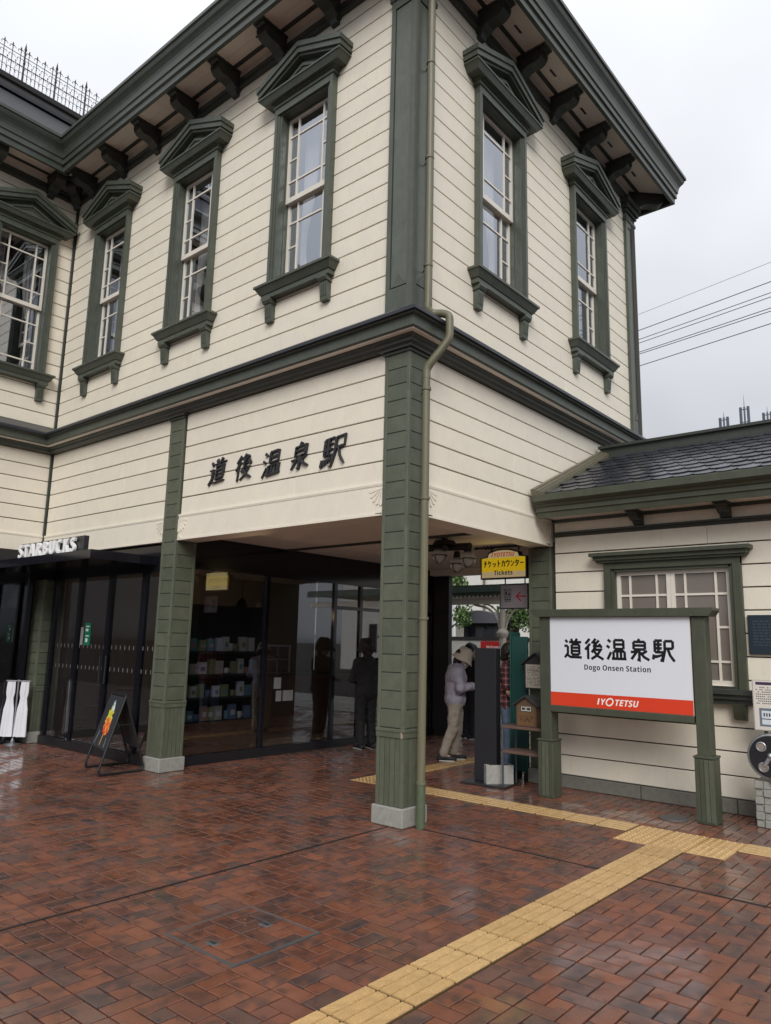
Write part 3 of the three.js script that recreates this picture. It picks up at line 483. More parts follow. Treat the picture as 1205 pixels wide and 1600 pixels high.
{ // window of the ticket wing
  const g = sub('window', wing, [0, 0, ZW]), x0 = 0.605, x1 = 2.0;
  mesh('casing', join(rect(x0, x0 + 0.075, 1.14, 2.415, -0.03, 0.055), rect(x0 + 0.072, x0 + 0.115, 1.14, 2.345, -0.10, 0.035), rect(x1 - 0.075, x1, 1.14, 2.415, -0.03, 0.055), rect(x1 - 0.115, x1 - 0.072, 1.14, 2.345, -0.10, 0.035), rect(x0, x1, 2.345, 2.42, -0.03, 0.0555), rect(x0 + 0.1, x1 - 0.1, 2.315, 2.35, -0.10, 0.035)), M.signGreen, g);
  mesh('hood', join(rect(0.53, 2.055, 2.415, 2.445, -0.02, 0.09), rect(0.51, 2.075, 2.44, 2.485, -0.02, 0.115), rect(0.475, 2.11, 2.482, 2.52, -0.02, 0.15)), M.signGreen, g);
  mesh('sill', join(rect(0.52, 2.085, 1.095, 1.14, -0.02, 0.15), rect(0.54, 2.065, 1.05, 1.10, -0.02, 0.12), rect(0.56, 2.045, 1.005, 1.055, -0.02, 0.09), rect(x0 + 0.1, x1 - 0.1, 1.13, 1.165, -0.10, 0.03)), M.greenDeep, g);
  for (const x of [0.68, 1.92]) mesh('sill_bracket', at(slab([[0, 1.01], [0.10, 1.01], [0.085, 0.93], [0.065, 0.865], [0, 0.855]], 0.11), x, 0, 0), M.signGreen, g);
  const a = 0.72, b = 1.885, m = 1.295;
  for (const [u, v, nm] of [[a, m, 'casement'], [m + 0.002, b, 'casement']]) {
    const f = [rect(u, u + 0.042, 1.165, 2.315, -0.06, -0.02), rect(v - 0.042, v, 1.165, 2.315, -0.06, -0.02), rect(u + 0.042, v - 0.042, 1.165, 1.215, -0.06, -0.02), rect(u + 0.042, v - 0.042, 2.275, 2.315, -0.06, -0.02)];
    const xs = [u + 0.042, u + 0.145, v - 0.145, v - 0.042], ysC = [1.215, 1.395, 2.06, 2.275], ysE = [1.215, 1.395, 1.73, 2.06, 2.275];
    for (const x of xs.slice(1, 3)) f.push(rect(x - 0.011, x + 0.011, 1.215, 2.275, -0.052, -0.025));
    for (const y of [1.395, 2.06]) f.push(rect(u + 0.042, v - 0.042, y - 0.011, y + 0.011, -0.051, -0.027));
    for (const k of [0, 2]) f.push(rect(xs[k], xs[k + 1], 1.719, 1.741, -0.05, -0.028));
    const sash = mesh(nm, join(f), M.white, g);
    for (let i = 0; i < 3; i++) { const ys = i === 1 ? ysC : ysE; for (let r = 0; r + 1 < ys.length; r++) mesh('pane', at(new THREE.PlaneGeometry(xs[i + 1] - xs[i], ys[r + 1] - ys[r]), (xs[i] + xs[i + 1]) / 2, (ys[r] + ys[r + 1]) / 2, -0.04), M.wingGlass ??= new THREE.MeshPhysicalMaterial({ color: C(0.34, 0.295, 0.255), roughness: 0.16, transmission: 0.45, thickness: 0, ior: 1.5 }), g); }
  }
}
const blueChair = thing('blue_chair', 'blue chair back just inside the ticket wing window', 'chair', [1.80, 0, -2.95]);
mesh('backrest', rbx(-0.14, 0.14, 1.0, 1.5, -0.03, 0.03, 0.025), std(C(0.05, 0.12, 0.42), 0.7), blueChair); mesh('seat', rbx(-0.2, 0.2, 0.42, 0.5, -0.4, 0.0, 0.03), std(C(0.05, 0.12, 0.42), 0.7), blueChair); mesh('stem', join(rod([0, 0.05, -0.2], [0, 0.44, -0.2], 0.025), bx(-0.02, 0.02, 0.45, 1.05, -0.05, -0.02), bx(-0.2, 0.2, 0.045, 0.075, -0.23, -0.17), bx(-0.03, 0.03, 0.045, 0.075, -0.4, 0)), M.black, blueChair);

// ---------------------------------------------------------------- lettering
const KANJI = {
  michi: [[[42, 5], [49, 16]], [[74, 4], [65, 17]], [[32, 20], [96, 20]], [[63, 20], [57, 31]], [[45, 31], [85, 31]], [[45, 31], [45, 77]], [[85, 31], [85, 77]], [[45, 46], [85, 46]], [[45, 61], [85, 61]], [[45, 77], [85, 77]], [[12, 10], [23, 22]], [[6, 38], [25, 38]], [[25, 38], [25, 74]], [[25, 72], [8, 92]], [[20, 78], [38, 89], [97, 90]]],
  ato: [[[29, 4], [7, 27]], [[31, 26], [5, 54]], [[20, 42], [20, 97]], [[60, 3], [45, 20], [64, 24]], [[76, 10], [48, 38]], [[45, 38], [86, 36]], [[76, 26], [90, 44]], [[58, 41], [38, 66]], [[54, 53], [84, 53], [66, 78], [36, 96]], [[50, 60], [70, 82], [97, 96]]],
  on: [[[10, 6], [24, 17]], [[4, 33], [18, 43]], [[7, 95], [25, 62]], [[42, 8], [86, 8]], [[42, 8], [42, 47]], [[86, 8], [86, 47]], [[42, 27], [86, 27]], [[42, 47], [86, 47]], [[37, 58], [91, 58]], [[37, 58], [37, 90]], [[55, 58], [55, 90]], [[73, 58], [73, 90]], [[91, 58], [91, 90]], [[28, 91], [99, 91]]],
  sen: [[[52, 1], [44, 13]], [[24, 14], [77, 14]], [[24, 14], [24, 47]], [[77, 14], [77, 47]], [[24, 30], [77, 30]], [[24, 47], [77, 47]], [[50, 47], [50, 94], [40, 91]], [[10, 59], [38, 58], [12, 91]], [[86, 52], [64, 66]], [[54, 60], [72, 80], [96, 93]]],
  eki: [[[12, 7], [12, 57]], [[12, 7], [46, 7]], [[12, 24], [44, 24]], [[12, 40], [44, 40]], [[28, 7], [28, 57]], [[12, 57], [49, 57], [45, 93], [35, 91]], [[7, 67], [3, 89]], [[16, 69], [17, 83]], [[26, 68], [28, 80]], [[35, 66], [38, 76]], [[57, 9], [93, 9]], [[93, 9], [93, 41]], [[57, 41], [93, 41]], [[57, 9], [57, 52], [46, 95]], [[70, 41], [80, 70], [99, 95]]],
  chi: [[[78, 8], [28, 20]], [[6, 43], [96, 43]], [[55, 16], [55, 60], [30, 96]]], ke: [[[34, 4], [8, 52]], [[28, 30], [94, 30]], [[65, 30], [58, 66], [34, 96]]],
  xtsu: [[[16, 44], [26, 62]], [[44, 40], [52, 58]], [[86, 42], [72, 76], [38, 96]]], to: [[[38, 4], [38, 97]], [[38, 36], [84, 58]]],
  ka: [[[8, 30], [88, 30], [82, 88], [62, 86]], [[48, 4], [44, 44], [12, 95]]], u: [[[50, 2], [50, 22]], [[12, 48], [12, 24], [88, 24], [80, 58], [34, 96]]],
  n: [[[10, 16], [38, 36]], [[92, 26], [60, 70], [12, 92]]], ta: [[[42, 4], [8, 50]], [[36, 24], [88, 24], [70, 62], [16, 98]], [[32, 44], [68, 66]]], bar: [[[6, 50], [96, 50]]],
};
function drawGlyph(ctx, key, x, y, w, h, lw) {
  ctx.lineWidth = lw; ctx.lineCap = 'butt'; ctx.lineJoin = 'miter';
  for (const s of KANJI[key]) { ctx.beginPath(); s.forEach(([a, b], i) => (i ? ctx.lineTo(x + a / 100 * w, y + b / 100 * h) : ctx.moveTo(x + a / 100 * w, y + b / 100 * h))); ctx.stroke(); }
}
function canvasMat(w, h, draw, o = {}) {
  const c = document.createElement('canvas'); c.width = w; c.height = h; draw(c.getContext('2d'), w, h);
  const t = new THREE.CanvasTexture(c); t.colorSpace = THREE.SRGBColorSpace; t.minFilter = THREE.LinearMipmapLinearFilter; t.generateMipmaps = true;
  const { glow, ...rest } = o;
  return new THREE.MeshStandardMaterial({ map: t, roughness: 0.4, ...(glow ? { emissiveMap: t, emissive: C(1, 1, 1), emissiveIntensity: glow } : {}), ...rest });
}
const panel = (w, h) => new THREE.PlaneGeometry(w, h);
const font = await new FontLoader().loadAsync('fonts/droid/droid_sans_bold.typeface.json');
// brush-written station name on the facade, raised black characters
{
  const spots = [['michi', -2.83, 3.39, 0.31], ['ato', -2.355, 3.375, 0.29], ['on', -1.895, 3.355, 0.29], ['sen', -1.455, 3.37, 0.29], ['eki', -0.975, 3.345, 0.33]];
  const nm = thing('station_name', 'raised black brush-written station name on the cream boards above the passage', 'lettering', [0, 0, -0.05]), ink = std(C(0.018, 0.018, 0.022), 0.4);
  for (const [k, x, y, s] of spots) {
    const gs = [];
    KANJI[k].forEach((st, si) => {
      const pts = []; for (let i = 0; i + 1 < st.length; i++) for (let t = 0; t < 1; t += 0.2) pts.push([lerp(st[i][0], st[i + 1][0], t), lerp(st[i][1], st[i + 1][1], t)]); pts.push(st[st.length - 1]);
      const Lf = [], Rt = [], n = pts.length;
      pts.forEach((p, i) => {
        const a = pts[Math.max(0, i - 1)], b = pts[Math.min(n - 1, i + 1)], dx = b[0] - a[0], dy = b[1] - a[1], l = Math.hypot(dx, dy) || 1, t = i / (n - 1);
        const hv = Math.abs(dx) > Math.abs(dy) ? 0.72 : 1, w = (3.5 + 1.9 * Math.sin(si * 2.1 + 1)) * hv * (t < 0.15 ? 1.15 : 1) * (t > 0.8 ? lerp(1, st.length > 2 || !(si % 3) ? 0.35 : 1.1, (t - 0.8) / 0.2) : 1);
        Lf.push([p[0] - dy / l * w, p[1] + dx / l * w]); Rt.unshift([p[0] + dy / l * w, p[1] - dx / l * w]);
      });
      const M2 = ([a, b]) => new THREE.Vector2((a - 50 + (50 - b) * 0.16) / 100 * s, (50 - b + (a - 50) * 0.12) / 100 * s);
      gs.push(boxUV(new THREE.ExtrudeGeometry(new THREE.Shape([...Lf, ...Rt].map(M2)), { depth: 0.016 + 0.0015 * (si % 5), bevelEnabled: true, bevelThickness: 0.005, bevelSize: 0.003, bevelSegments: 1 })));
    });
    mesh('character', join(gs), ink, nm).position.set(x, y, 0.004);
  }
}
// ---------------------------------------------------------------- station sign
{
  const s = thing('station_sign', 'green framed station name sign with white panel and red band before the ticket wing', 'sign', [0, 0, -2.08]), G = M.signGreen;
  for (const [a, b] of [[0.145, 0.262], [1.683, 1.838]]) {
    const p = sub('post', s), c = (a + b) / 2;
    mesh('shaft', rbx(c - 0.06, c + 0.06, 0.56, 1.81, -0.15, 0, 0.008), G, p); mesh('base', join(rbx(c - 0.083, c + 0.083, 0, 0.555, -0.17, 0.02, 0.008), rbx(c - 0.09, c + 0.09, 0.553, 0.575, -0.178, 0.028, 0.006)), G, p);
    for (let k = 0; k < 4; k++) mesh('plank', rbx(c - 0.08 + k * 0.0405, c - 0.043 + k * 0.0405, 0.02, 0.545, 0.018, 0.026, 0.003), pick([G, M.olive[2]]), p);
  }
  mesh('bottom_rail', rbx(0.256, 1.69, 0.848, 0.915, -0.10, 0.004, 0.006), G, s); mesh('top_rail', rbx(0.256, 1.69, 1.806, 1.82, -0.10, 0.004, 0.004), G, s);
  const cap = face([[0.115, 1.81], [1.868, 1.81], [1.905, 1.862], [1.905, 1.886], [0.06, 1.886], [0.06, 1.862]], 0.22); cap.translate(0, 0, -0.185); mesh('cap', cap, G, s);
  mesh('board', bx(0.258, 1.688, 0.914, 1.808, -0.06, -0.012), M.white, s);
  mesh('panel', at(panel(1.425, 0.888), 0.973, 1.361, -0.008), canvasMat(1425, 888, (c, w, h) => {
    c.fillStyle = '#dadde4'; c.fillRect(0, 0, w, h); c.fillStyle = '#d63f22'; c.fillRect(0, h - 132, w, 132);
    c.strokeStyle = c.fillStyle = '#0c0c0e'; ['michi', 'ato', 'on', 'sen', 'eki'].forEach((k, i) => drawGlyph(c, k, 150 + i * 230, 208, 208, 216, 26));
    c.font = 'bold 72px sans-serif'; c.textAlign = 'center'; c.fillText('Dogo Onsen Station', w / 2, 522);
    c.fillStyle = '#f2efec'; c.font = 'italic bold 82px sans-serif'; c.textAlign = 'left'; c.fillText('Y', 530, h - 36); c.beginPath(); c.moveTo(503, h - 36); c.lineTo(516, h - 95); c.lineTo(531, h - 95); c.lineTo(518, h - 36); c.fill(); c.fillText('TETSU', 676, h - 36);
    c.strokeStyle = '#f2efec'; c.lineWidth = 13; c.beginPath(); c.ellipse(632, h - 66, 38, 29, -0.75, 0, 7); c.stroke();
  }, { roughness: 0.35 }), s);
}
// ---------------------------------------------------------------- cafe shopfront
const cafe = thing('cafe_shopfront', 'black framed glass cafe shopfront on the ground floor left of the passage', 'shopfront');
{
  const XG = -3.73, fr = M.blackGloss;
  mesh('kerb', join(bx(XG - 0.08, XG + 0.03, 0, 0.11, -5.44, -0.36), bx(-6.72, -3.87, 0, 0.11, -0.22, -0.12)), M.black, cafe);
  mesh('header', join(bx(XG - 0.06, XG + 0.01, 2.36, 2.76, -5.44, -0.36), bx(-6.72, -3.87, 2.30, 2.66, -0.22, -0.13)), fr, cafe);
  const zs = [-0.40, -1.66, -2.98, -3.55, -4.4, -5.40];
  for (const z of zs) mesh('mullion', bx(XG - 0.055, XG + 0.008, 0.11, 2.36, z - 0.03, z + 0.03), fr, cafe);
  for (let i = 0; i + 1 < zs.length; i++) mesh('pane', bx(XG - 0.026, XG - 0.020, 0.11, 2.36, zs[i + 1] + 0.03, zs[i] - 0.03), M.shopGlass, cafe);
  mesh('transom', bx(XG - 0.05, XG + 0.004, 1.98, 2.03, -5.37, -3.01), fr, cafe);
  const xs = [-3.90, -4.35, -5.15, -5.95, -6.68];
  for (const x of xs) mesh('mullion', bx(x - 0.035, x + 0.035, 0.11, 2.30, -0.21, -0.14), fr, cafe);
  for (let i = 0; i + 1 < xs.length; i++) mesh('pane', bx(xs[i + 1] + 0.035, xs[i] - 0.035, 0.11, 2.30, -0.178, -0.172), M.shopGlass, cafe);
  mesh('side_glazing', bx(WX + 0.05, WX + 0.056, 0.11, 2.5, 0.1, 3.95), M.shopGlass, cafe);
  mesh('side_frame', join(bx(WX + 0.02, WX + 0.08, 0, 0.11, 0.1, 3.95), [0.12, 1.4, 2.7, 3.93].map((z) => bx(WX + 0.025, WX + 0.075, 0.11, 2.6, z - 0.03, z + 0.03)), bx(WX + 0.02, WX + 0.08, 2.5, 2.70, 0.1, 3.95)), fr, cafe);
  mesh('canopy', join(bx(-6.9, -4.06, 2.385, 2.49, -0.12, 0.75)), M.blackGloss, cafe);
  const end = std(C(0.022, 0.022, 0.026), 0.6);
  mesh('end_column', bx(-3.86, -3.40, 0, 2.75, -5.52, -5.42), end, cafe);
  const marks = []; for (const y of [1.06, 1.34]) for (let x = -6.5; x < -3.98; x += 0.105) if (!xs.some((q) => Math.abs(q - x) < 0.045)) marks.push(bx(x - 0.004, x + 0.004, y, y + 0.05, -0.1715, -0.1695));
  mesh('safety_marks', join(marks), std(C(0.22, 0.22, 0.23), 0.6), cafe).userData.kind = 'stuff';
  mesh('sticker', at(panel(0.16, 0.30), -5.68, 1.53, -0.168), canvasMat(80, 150, (c) => { c.fillStyle = '#0d7a5c'; c.fillRect(0, 0, 80, 150); c.fillStyle = '#e8efe9'; c.fillRect(12, 20, 50, 9); c.fillRect(12, 40, 36, 18); c.fillRect(16, 84, 46, 8); c.fillRect(16, 104, 30, 26); }), cafe);
  mesh('notice', at(panel(0.075, 0.24), -5.83, 1.50, -0.168), std(C(0.3, 0.3, 0.29), 0.6), cafe);
  for (const [z, y, w, h] of [[-1.92, 0.93, 0.13, 0.15], [-1.95, 0.76, 0.10, 0.14], [-2.12, 0.76, 0.19, 0.14]]) mesh('notice', new THREE.PlaneGeometry(w, h).rotateY(Math.PI / 2).translate(XG - 0.0185, y, z), std(C(0.22, 0.22, 0.22), 0.6), cafe);
  for (const x of [-5.22, -5.08]) mesh('door_handle', rod([x, 0.9, -0.13], [x, 1.25, -0.13], 0.011), M.iron, cafe);
  // dark room behind the glass
  mesh('interior', join(bx(-6.66, -6.62, 0.05, 2.7, -5.4, -0.25), bx(-6.6, -3.8, 0.02, 0.05, -5.4, -0.25), bx(-6.6, -3.8, 2.66, 2.70, -5.4, -0.25), bx(-6.6, -3.8, 0.05, 2.66, -5.42, -5.40)), std(C(0.13, 0.115, 0.105), 0.8), cafe);
}
// goods shelf behind the first pane
{
  const sh = thing('display_shelf', 'dark display shelf of mugs and coffee bags behind the cafe glass', 'shelf', [-4.05, 0, -1.13]);
  mesh('base_cabinet', bx(-0.22, 0.2, 0.05, 0.47, -0.62, 0.62), M.wood, sh); mesh('back', bx(-0.22, -0.19, 0.47, 1.95, -0.62, 0.62), M.dark, sh);
  for (const y of [0.48, 0.77, 1.06, 1.35]) mesh('shelf_board', bx(-0.19, 0.17, y - 0.025, y, -0.62, 0.62), M.dark, sh);
  for (const z of [-0.64, 0.64]) mesh('side', bx(-0.22, 0.18, 0.05, 1.95, z - 0.02, z + 0.02), M.dark, sh);
  const names = ['cream', 'teal', 'white', 'olive', 'blue', 'brown', 'beige'], cols = [[0.60, 0.57, 0.50], [0.14, 0.28, 0.31], [0.66, 0.66, 0.65], [0.26, 0.29, 0.13], [0.14, 0.19, 0.30], [0.38, 0.20, 0.14], [0.46, 0.41, 0.35]].map((c) => std(C(...c), 0.5)), nth = ['first', 'second', 'third', 'fourth', 'fifth', 'sixth', 'seventh', 'eighth', 'ninth', 'tenth', 'eleventh', 'twelfth', 'thirteenth', 'fourteenth'];
  const where = ['bottom', 'second', 'third', 'top'];
  [0.48, 0.77, 1.06, 1.35].forEach((y, row) => {
    for (let z = 0.54, item = 0; z > -0.56; item++) {
      const k = rnd(), w = k < 0.4 ? 0.07 : rr(0.08, 0.12), h = rr(0.12, 0.19), m = pick(cols);
      const lab = `on the ${where[row]} shelf behind the cafe glass`, col = names[cols.indexOf(m)], nt = `${nth[item]} item from the left ${lab}`;
      if (k < 0.4) { const t = thing('mug', `${col} mug, ${nt}`, 'mug', [-4.0, y, -1.13 + z], 0, `mugs ${lab}`); mesh('cup', boxUV(new THREE.LatheGeometry([[0, 0], [0.026, 0], [0.03, 0.01], [0.036, h * 0.6], [0.033, h * 0.6], [0.028, 0.012], [0, 0.012]].map((q) => new THREE.Vector2(...q)), 14)), m, t); mesh('handle', new THREE.TorusGeometry(0.02, 0.005, 6, 10).translate(0, h * 0.32, 0.042).rotateY(Math.PI / 2), m, t); }
      else { const t = thing('coffee_bag', `${col} coffee packet, ${nt}`, 'packet', [-4.0, y, -1.13 + z], 0, `packets ${lab}`); const s = new THREE.Shape([[-w / 2, 0], [w / 2, 0], [w / 2 * 0.96, h * 0.85], [w / 2, h], [-w / 2, h], [-w / 2 * 0.96, h * 0.85]].map((q) => new THREE.Vector2(...q))); mesh('bag', boxUV(new THREE.ExtrudeGeometry(s, { depth: 0.05, bevelEnabled: true, bevelSize: 0.004, bevelThickness: 0.008, bevelSegments: 1 }).translate(0, 0, -0.025).rotateY(Math.PI / 2)), m, t); mesh('label', new THREE.PlaneGeometry(w * 0.6, h * 0.35).rotateY(Math.PI / 2).translate(0.0345, h * 0.45, 0), pick(cols), t); }
      z -= w + rr(0.008, 0.05);
    }
  });
  for (const [lx, lz, lab] of [[-4.6, -1.92, 'warm pendant lamp inside the cafe, the one nearer the display shelf'], [-4.6, -2.3, 'warm pendant lamp inside the cafe, the one nearer the counter']]) {
    const lamp = thing('pendant_lamp', lab, 'lamp', [lx, 0, lz], 0, 'cafe pendant lamps');
    mesh('shade', new THREE.LatheGeometry([[0.01, 2.1], [0.06, 2.06], [0.10, 1.96], [0.097, 1.96], [0.055, 2.05], [0.008, 2.09]].map((q) => new THREE.Vector2(...q)), 20), M.black, lamp); mesh('cord', rod([0, 2.09, 0], [0, 2.66, 0], 0.004), M.black, lamp);
    mesh('bulb', new THREE.SphereGeometry(0.032, 12, 10).translate(0, 1.965, 0), std(C(1, 0.8, 0.5), 0.5, { emissive: C(1, 0.6, 0.25), emissiveIntensity: 2.2 }), lamp);
    const pl = new THREE.PointLight(C(1, 0.68, 0.36), 0.9); pl.position.set(0, 1.91, 0); pl.castShadow = true; pl.shadow.radius = 1.5; pl.name = 'bulb_light'; lamp.add(pl);
  }
  const ct = thing('cafe_counter', 'dim wooden counter inside the cafe', 'counter', [-5.0, 0, -3.2]); mesh('front', bx(-0.3, 0.3, 0.05, 0.98, -1.2, 1.2), M.wood, ct); mesh('top', rbx(-0.34, 0.34, 0.98, 1.02, -1.24, 1.24, 0.01), M.dark, ct);
  const dc = thing('display_case', 'glazed pastry case on the counter inside the cafe', 'display case', [-4.85, 1.02, -2.6]); mesh('frame', join([-1, 1].flatMap((s) => [bx(-0.15, -0.13, 0, 0.4, s * 0.4 - 0.01, s * 0.4 + 0.01), bx(0.13, 0.15, 0, 0.4, s * 0.4 - 0.01, s * 0.4 + 0.01)]), bx(-0.15, 0.15, 0.39, 0.41, -0.42, 0.42), bx(-0.15, 0.15, 0.19, 0.2, -0.4, 0.4)), M.steel, dc);
  for (let k = 0; k < 5; k++) { const p = thing('pastry', `golden pastry in the case, ${['nearest the passage front', 'second', 'third', 'fourth', 'last'][k]} of the row`, 'pastry', [-4.85, 1.235, -2.88 + k * 0.14], 0, 'pastries in the case'); const g = new THREE.TorusGeometry(0.035, 0.02, 8, 14, 5).rotateX(Math.PI / 2).translate(0, 0.012, 0); mesh('crust', g, std(C(0.5, 0.26, 0.09), 0.6), p); }
}
// shop name standing on the canopy
{
  const s = thing('shop_sign', 'white capital letters of the cafe name standing on the black canopy', 'sign', [-6.10, 2.49, 0.66]);
  const wl = std(C(0.84, 0.84, 0.83), 0.45); let x = 0;
  for (const ch of 'STARBUCKS') { const g = new TextGeometry(ch, { font, size: 0.168, depth: 0.03, bevelEnabled: true, bevelSize: 0.003, bevelThickness: 0.003, bevelSegments: 1, curveSegments: 6 }); g.computeBoundingBox(); const w = g.boundingBox.max.x; mesh('letter', boxUV(g), wl, s).position.set(x, 0.012, 0); x += w + 0.034; }
  mesh('backing', bx(-0.02, x + 0.12, 0, 0.20, -0.07, -0.012), M.black, s);
}
// sandwich board
{
  const s = thing('sandwich_board', 'black tube-framed sandwich board with a chalk drink picture by the left pillar', 'sandwich board'), tb = 0.014, T = [[-4.36, 0.43], [-3.78, 0.59], [-4.34, -0.14], [-3.77, 0.02]], top = [[-4.33, 0.84, 0.17], [-3.80, 0.84, 0.30]];
  const up = (p, t, k) => [lerp(p[0], t[0], k), lerp(0.014, t[1], k), lerp(p[1], t[2], k)];
  mesh('front_frame', bent([up(T[0], top[0], 1), up(T[0], top[0], 0.06), [T[0][0], tb, T[0][1] - 0.03], [T[2][0], tb, T[2][1] + 0.03], up(T[2], top[0], 0.06), up(T[2], top[0], 1)], tb), M.iron, s);
  mesh('back_frame', bent([up(T[1], top[1], 1), up(T[1], top[1], 0.06), [T[1][0], tb, T[1][1] - 0.03], [T[3][0], tb, T[3][1] + 0.03], up(T[3], top[1], 0.06), up(T[3], top[1], 1)], tb), M.iron, s);
  for (const [a, b, r] of [[up(T[0], top[0], 0.30), up(T[1], top[1], 0.30), tb * 0.8], [up(T[2], top[0], 0.30), up(T[3], top[1], 0.30), tb * 0.8], [top[0], top[1], tb], [up(T[0], top[0], 0.62), up(T[2], top[0], 0.62), 0.008], [up(T[1], top[1], 0.62), up(T[3], top[1], 0.62), 0.008]]) mesh('crossbar', rod(a, b, r), M.iron, s);
  const chalk = canvasMat(420, 460, (c, w, h) => {
    c.fillStyle = '#23262b'; c.fillRect(0, 0, w, h); for (let i = 0; i < 900; i++) { c.fillStyle = `rgba(150,155,165,${rnd() * 0.06})`; c.fillRect(rnd() * w, rnd() * h, 20 * rnd(), 30 * rnd()); }
    const blob = (cols, cx, cy, rx, ry, n) => { for (let i = 0; i < n; i++) { c.fillStyle = pick(cols); c.beginPath(); const a = rnd() * 7, q = Math.sqrt(rnd()); c.ellipse(cx + Math.cos(a) * rx * q, cy + Math.sin(a) * ry * q, 8 + rnd() * 16, 7 + rnd() * 12, rnd() * 3, 0, 7); c.fill(); } };
    blob(['#c9c832', '#b9b224', '#d8d25a'], w * 0.5, h * 0.42, 70, 100, 120); blob(['#e0762a', '#d95f1e', '#e89a44', '#c7431a'], w * 0.54, h * 0.58, 80, 70, 110); blob(['#c2cbd2', '#dfe6ea', '#9fb4bd'], w * 0.52, h * 0.19, 28, 46, 40);
    c.strokeStyle = '#d8a23a'; c.lineWidth = 15; c.beginPath(); c.moveTo(w * 0.5, h * 0.74); c.lineTo(w * 0.48, h * 0.95); c.stroke(); c.strokeStyle = '#c9ccd0'; c.lineWidth = 5; c.beginPath(); c.moveTo(w * 0.2, h * 0.7); c.lineTo(w * 0.1, h * 0.95); c.moveTo(w * 0.78, h * 0.78); c.lineTo(w * 0.8, h * 0.95); c.stroke();
  }, { roughness: 0.7 });
  const plate = (a, b, k0, k1, o, m, nm) => {
    const A = up(T[a], top[0], k0), B = up(T[b], top[1], k0), D = up(T[a], top[0], k1), E = up(T[b], top[1], k1), g = new THREE.BufferGeometry();
    g.setAttribute('position', new THREE.Float32BufferAttribute([...A, ...B, ...E, ...A, ...E, ...D].map((v, i) => (i % 3 === 2 ? v + o : v)), 3)); g.setAttribute('uv', new THREE.Float32BufferAttribute([0, 0, 1, 0, 1, 1, 0, 0, 1, 1, 0, 1], 2)); g.computeVertexNormals(); return mesh(nm, g, m, s);
  };
  plate(0, 1, 0.30, 0.97, 0.012, chalk, 'picture_panel'); plate(0, 1, 0.29, 0.98, 0.004, M.dark, 'panel_back'); plate(2, 3, 0.30, 0.97, -0.006, std(C(0.20, 0.12, 0.085), 0.7, { map: woodTex }), 'rear_panel'); plate(2, 3, 0.29, 0.98, -0.001, M.dark, 'panel_back');
}
// stand with plastic umbrella bags
{
  const s = thing('umbrella_bag_stand', 'chrome stand holding white umbrella bags by the cafe door', 'stand', [-6.75, 0, 0.21], 0.7);
  mesh('foot', new THREE.LatheGeometry([[0, 0], [0.12, 0], [0.115, 0.012], [0.03, 0.03], [0.018, 0.08], [0, 0.08]].map((q) => new THREE.Vector2(...q)), 24), M.steel, s); mesh('pole', rod([0, 0.05, 0], [0, 0.88, 0], 0.012), M.steel, s); mesh('arm', rod([-0.17, 0.86, 0], [0.17, 0.86, 0], 0.009), M.steel, s);
  for (const k of [-1, 1]) { const g = new THREE.CylinderGeometry(0.05, 0.085, 0.74, 28, 10, true), p = g.attributes.position; for (let i = 0; i < p.count; i++) { const x = p.getX(i), y = p.getY(i), z = p.getZ(i), a = Math.atan2(z, x), pin = 1 - 0.35 * Math.exp(-Math.pow((y - 0.12) / 0.06, 2)), w = (1 + 0.16 * Math.sin(a * 5 + y * 3)) * pin; p.setXYZ(i, x * w, y, z * w * 0.5); } g.computeVertexNormals(); mesh('bag', g.translate(k * 0.095, 0.48, 0), new THREE.MeshStandardMaterial({ color: C(0.68, 0.68, 0.72), roughness: 0.4, side: THREE.DoubleSide }), s); }
}
// ---------------------------------------------------------------- things in the passage
const slabSign = thing('standing_sign', 'tall black slab sign standing on a thin base plate in the passage', 'sign', [-0.64, 0, -2.30], 0.12);
mesh('slab', rbx(-0.135, 0.135, 0.02, 1.47, -0.06, 0.06, 0.008), M.black, slabSign); mesh('base_plate', rbx(-0.24, 0.30, 0.003, 0.02, -0.16, 0.2, 0.004), std(C(0.05, 0.052, 0.055), 0.4, { metalness: 0.6 }), slabSign);
const cb = thing('concrete_block', 'pale concrete block weighing down the slab sign', 'concrete block', [-0.49, 0.02, -2.29], 0.85);
{ const sh = new THREE.Shape([[-0.15, 0], [0.15, 0], [0.15, 0.19], [-0.15, 0.19]].map((q) => new THREE.Vector2(...q))); mesh('block', boxUV(new THREE.ExtrudeGeometry(sh, { depth: 0.09, bevelEnabled: true, bevelSize: 0.004, bevelThickness: 0.004, bevelSegments: 1 }).translate(0, 0, -0.045)), std(C(0.52, 0.52, 0.51), 0.85, { map: stoneTex, bumpMap: stoneTex, bumpScale: 0.004 }), cb); mesh('core_hole', join([-0.08, 0.0, 0.08].map((x) => bx(x - 0.028, x + 0.028, 0.186, 0.1965, -0.025, 0.025))), M.dark, cb); }
const teal = thing('teal_screen', 'dark teal folding screen standing beside the green pier', 'screen', [-0.46, 0, -2.72]);
mesh('leaf', rbx(-0.105, 0.10, 0.1, 1.61, -0.02, 0.02, 0.006), std(C(0.012, 0.06, 0.052), 0.45), teal); mesh('leaf', rbx(-0.125, -0.108, 0.1, 1.66, -0.20, 0.03, 0.006), std(C(0.015, 0.075, 0.062), 0.45), teal); mesh('foot', bx(-0.13, -0.10, 0, 0.1, -0.2, 0.05), M.black, teal); mesh('foot', bx(0.07, 0.10, 0, 0.1, -0.06, 0.06), M.black, teal);
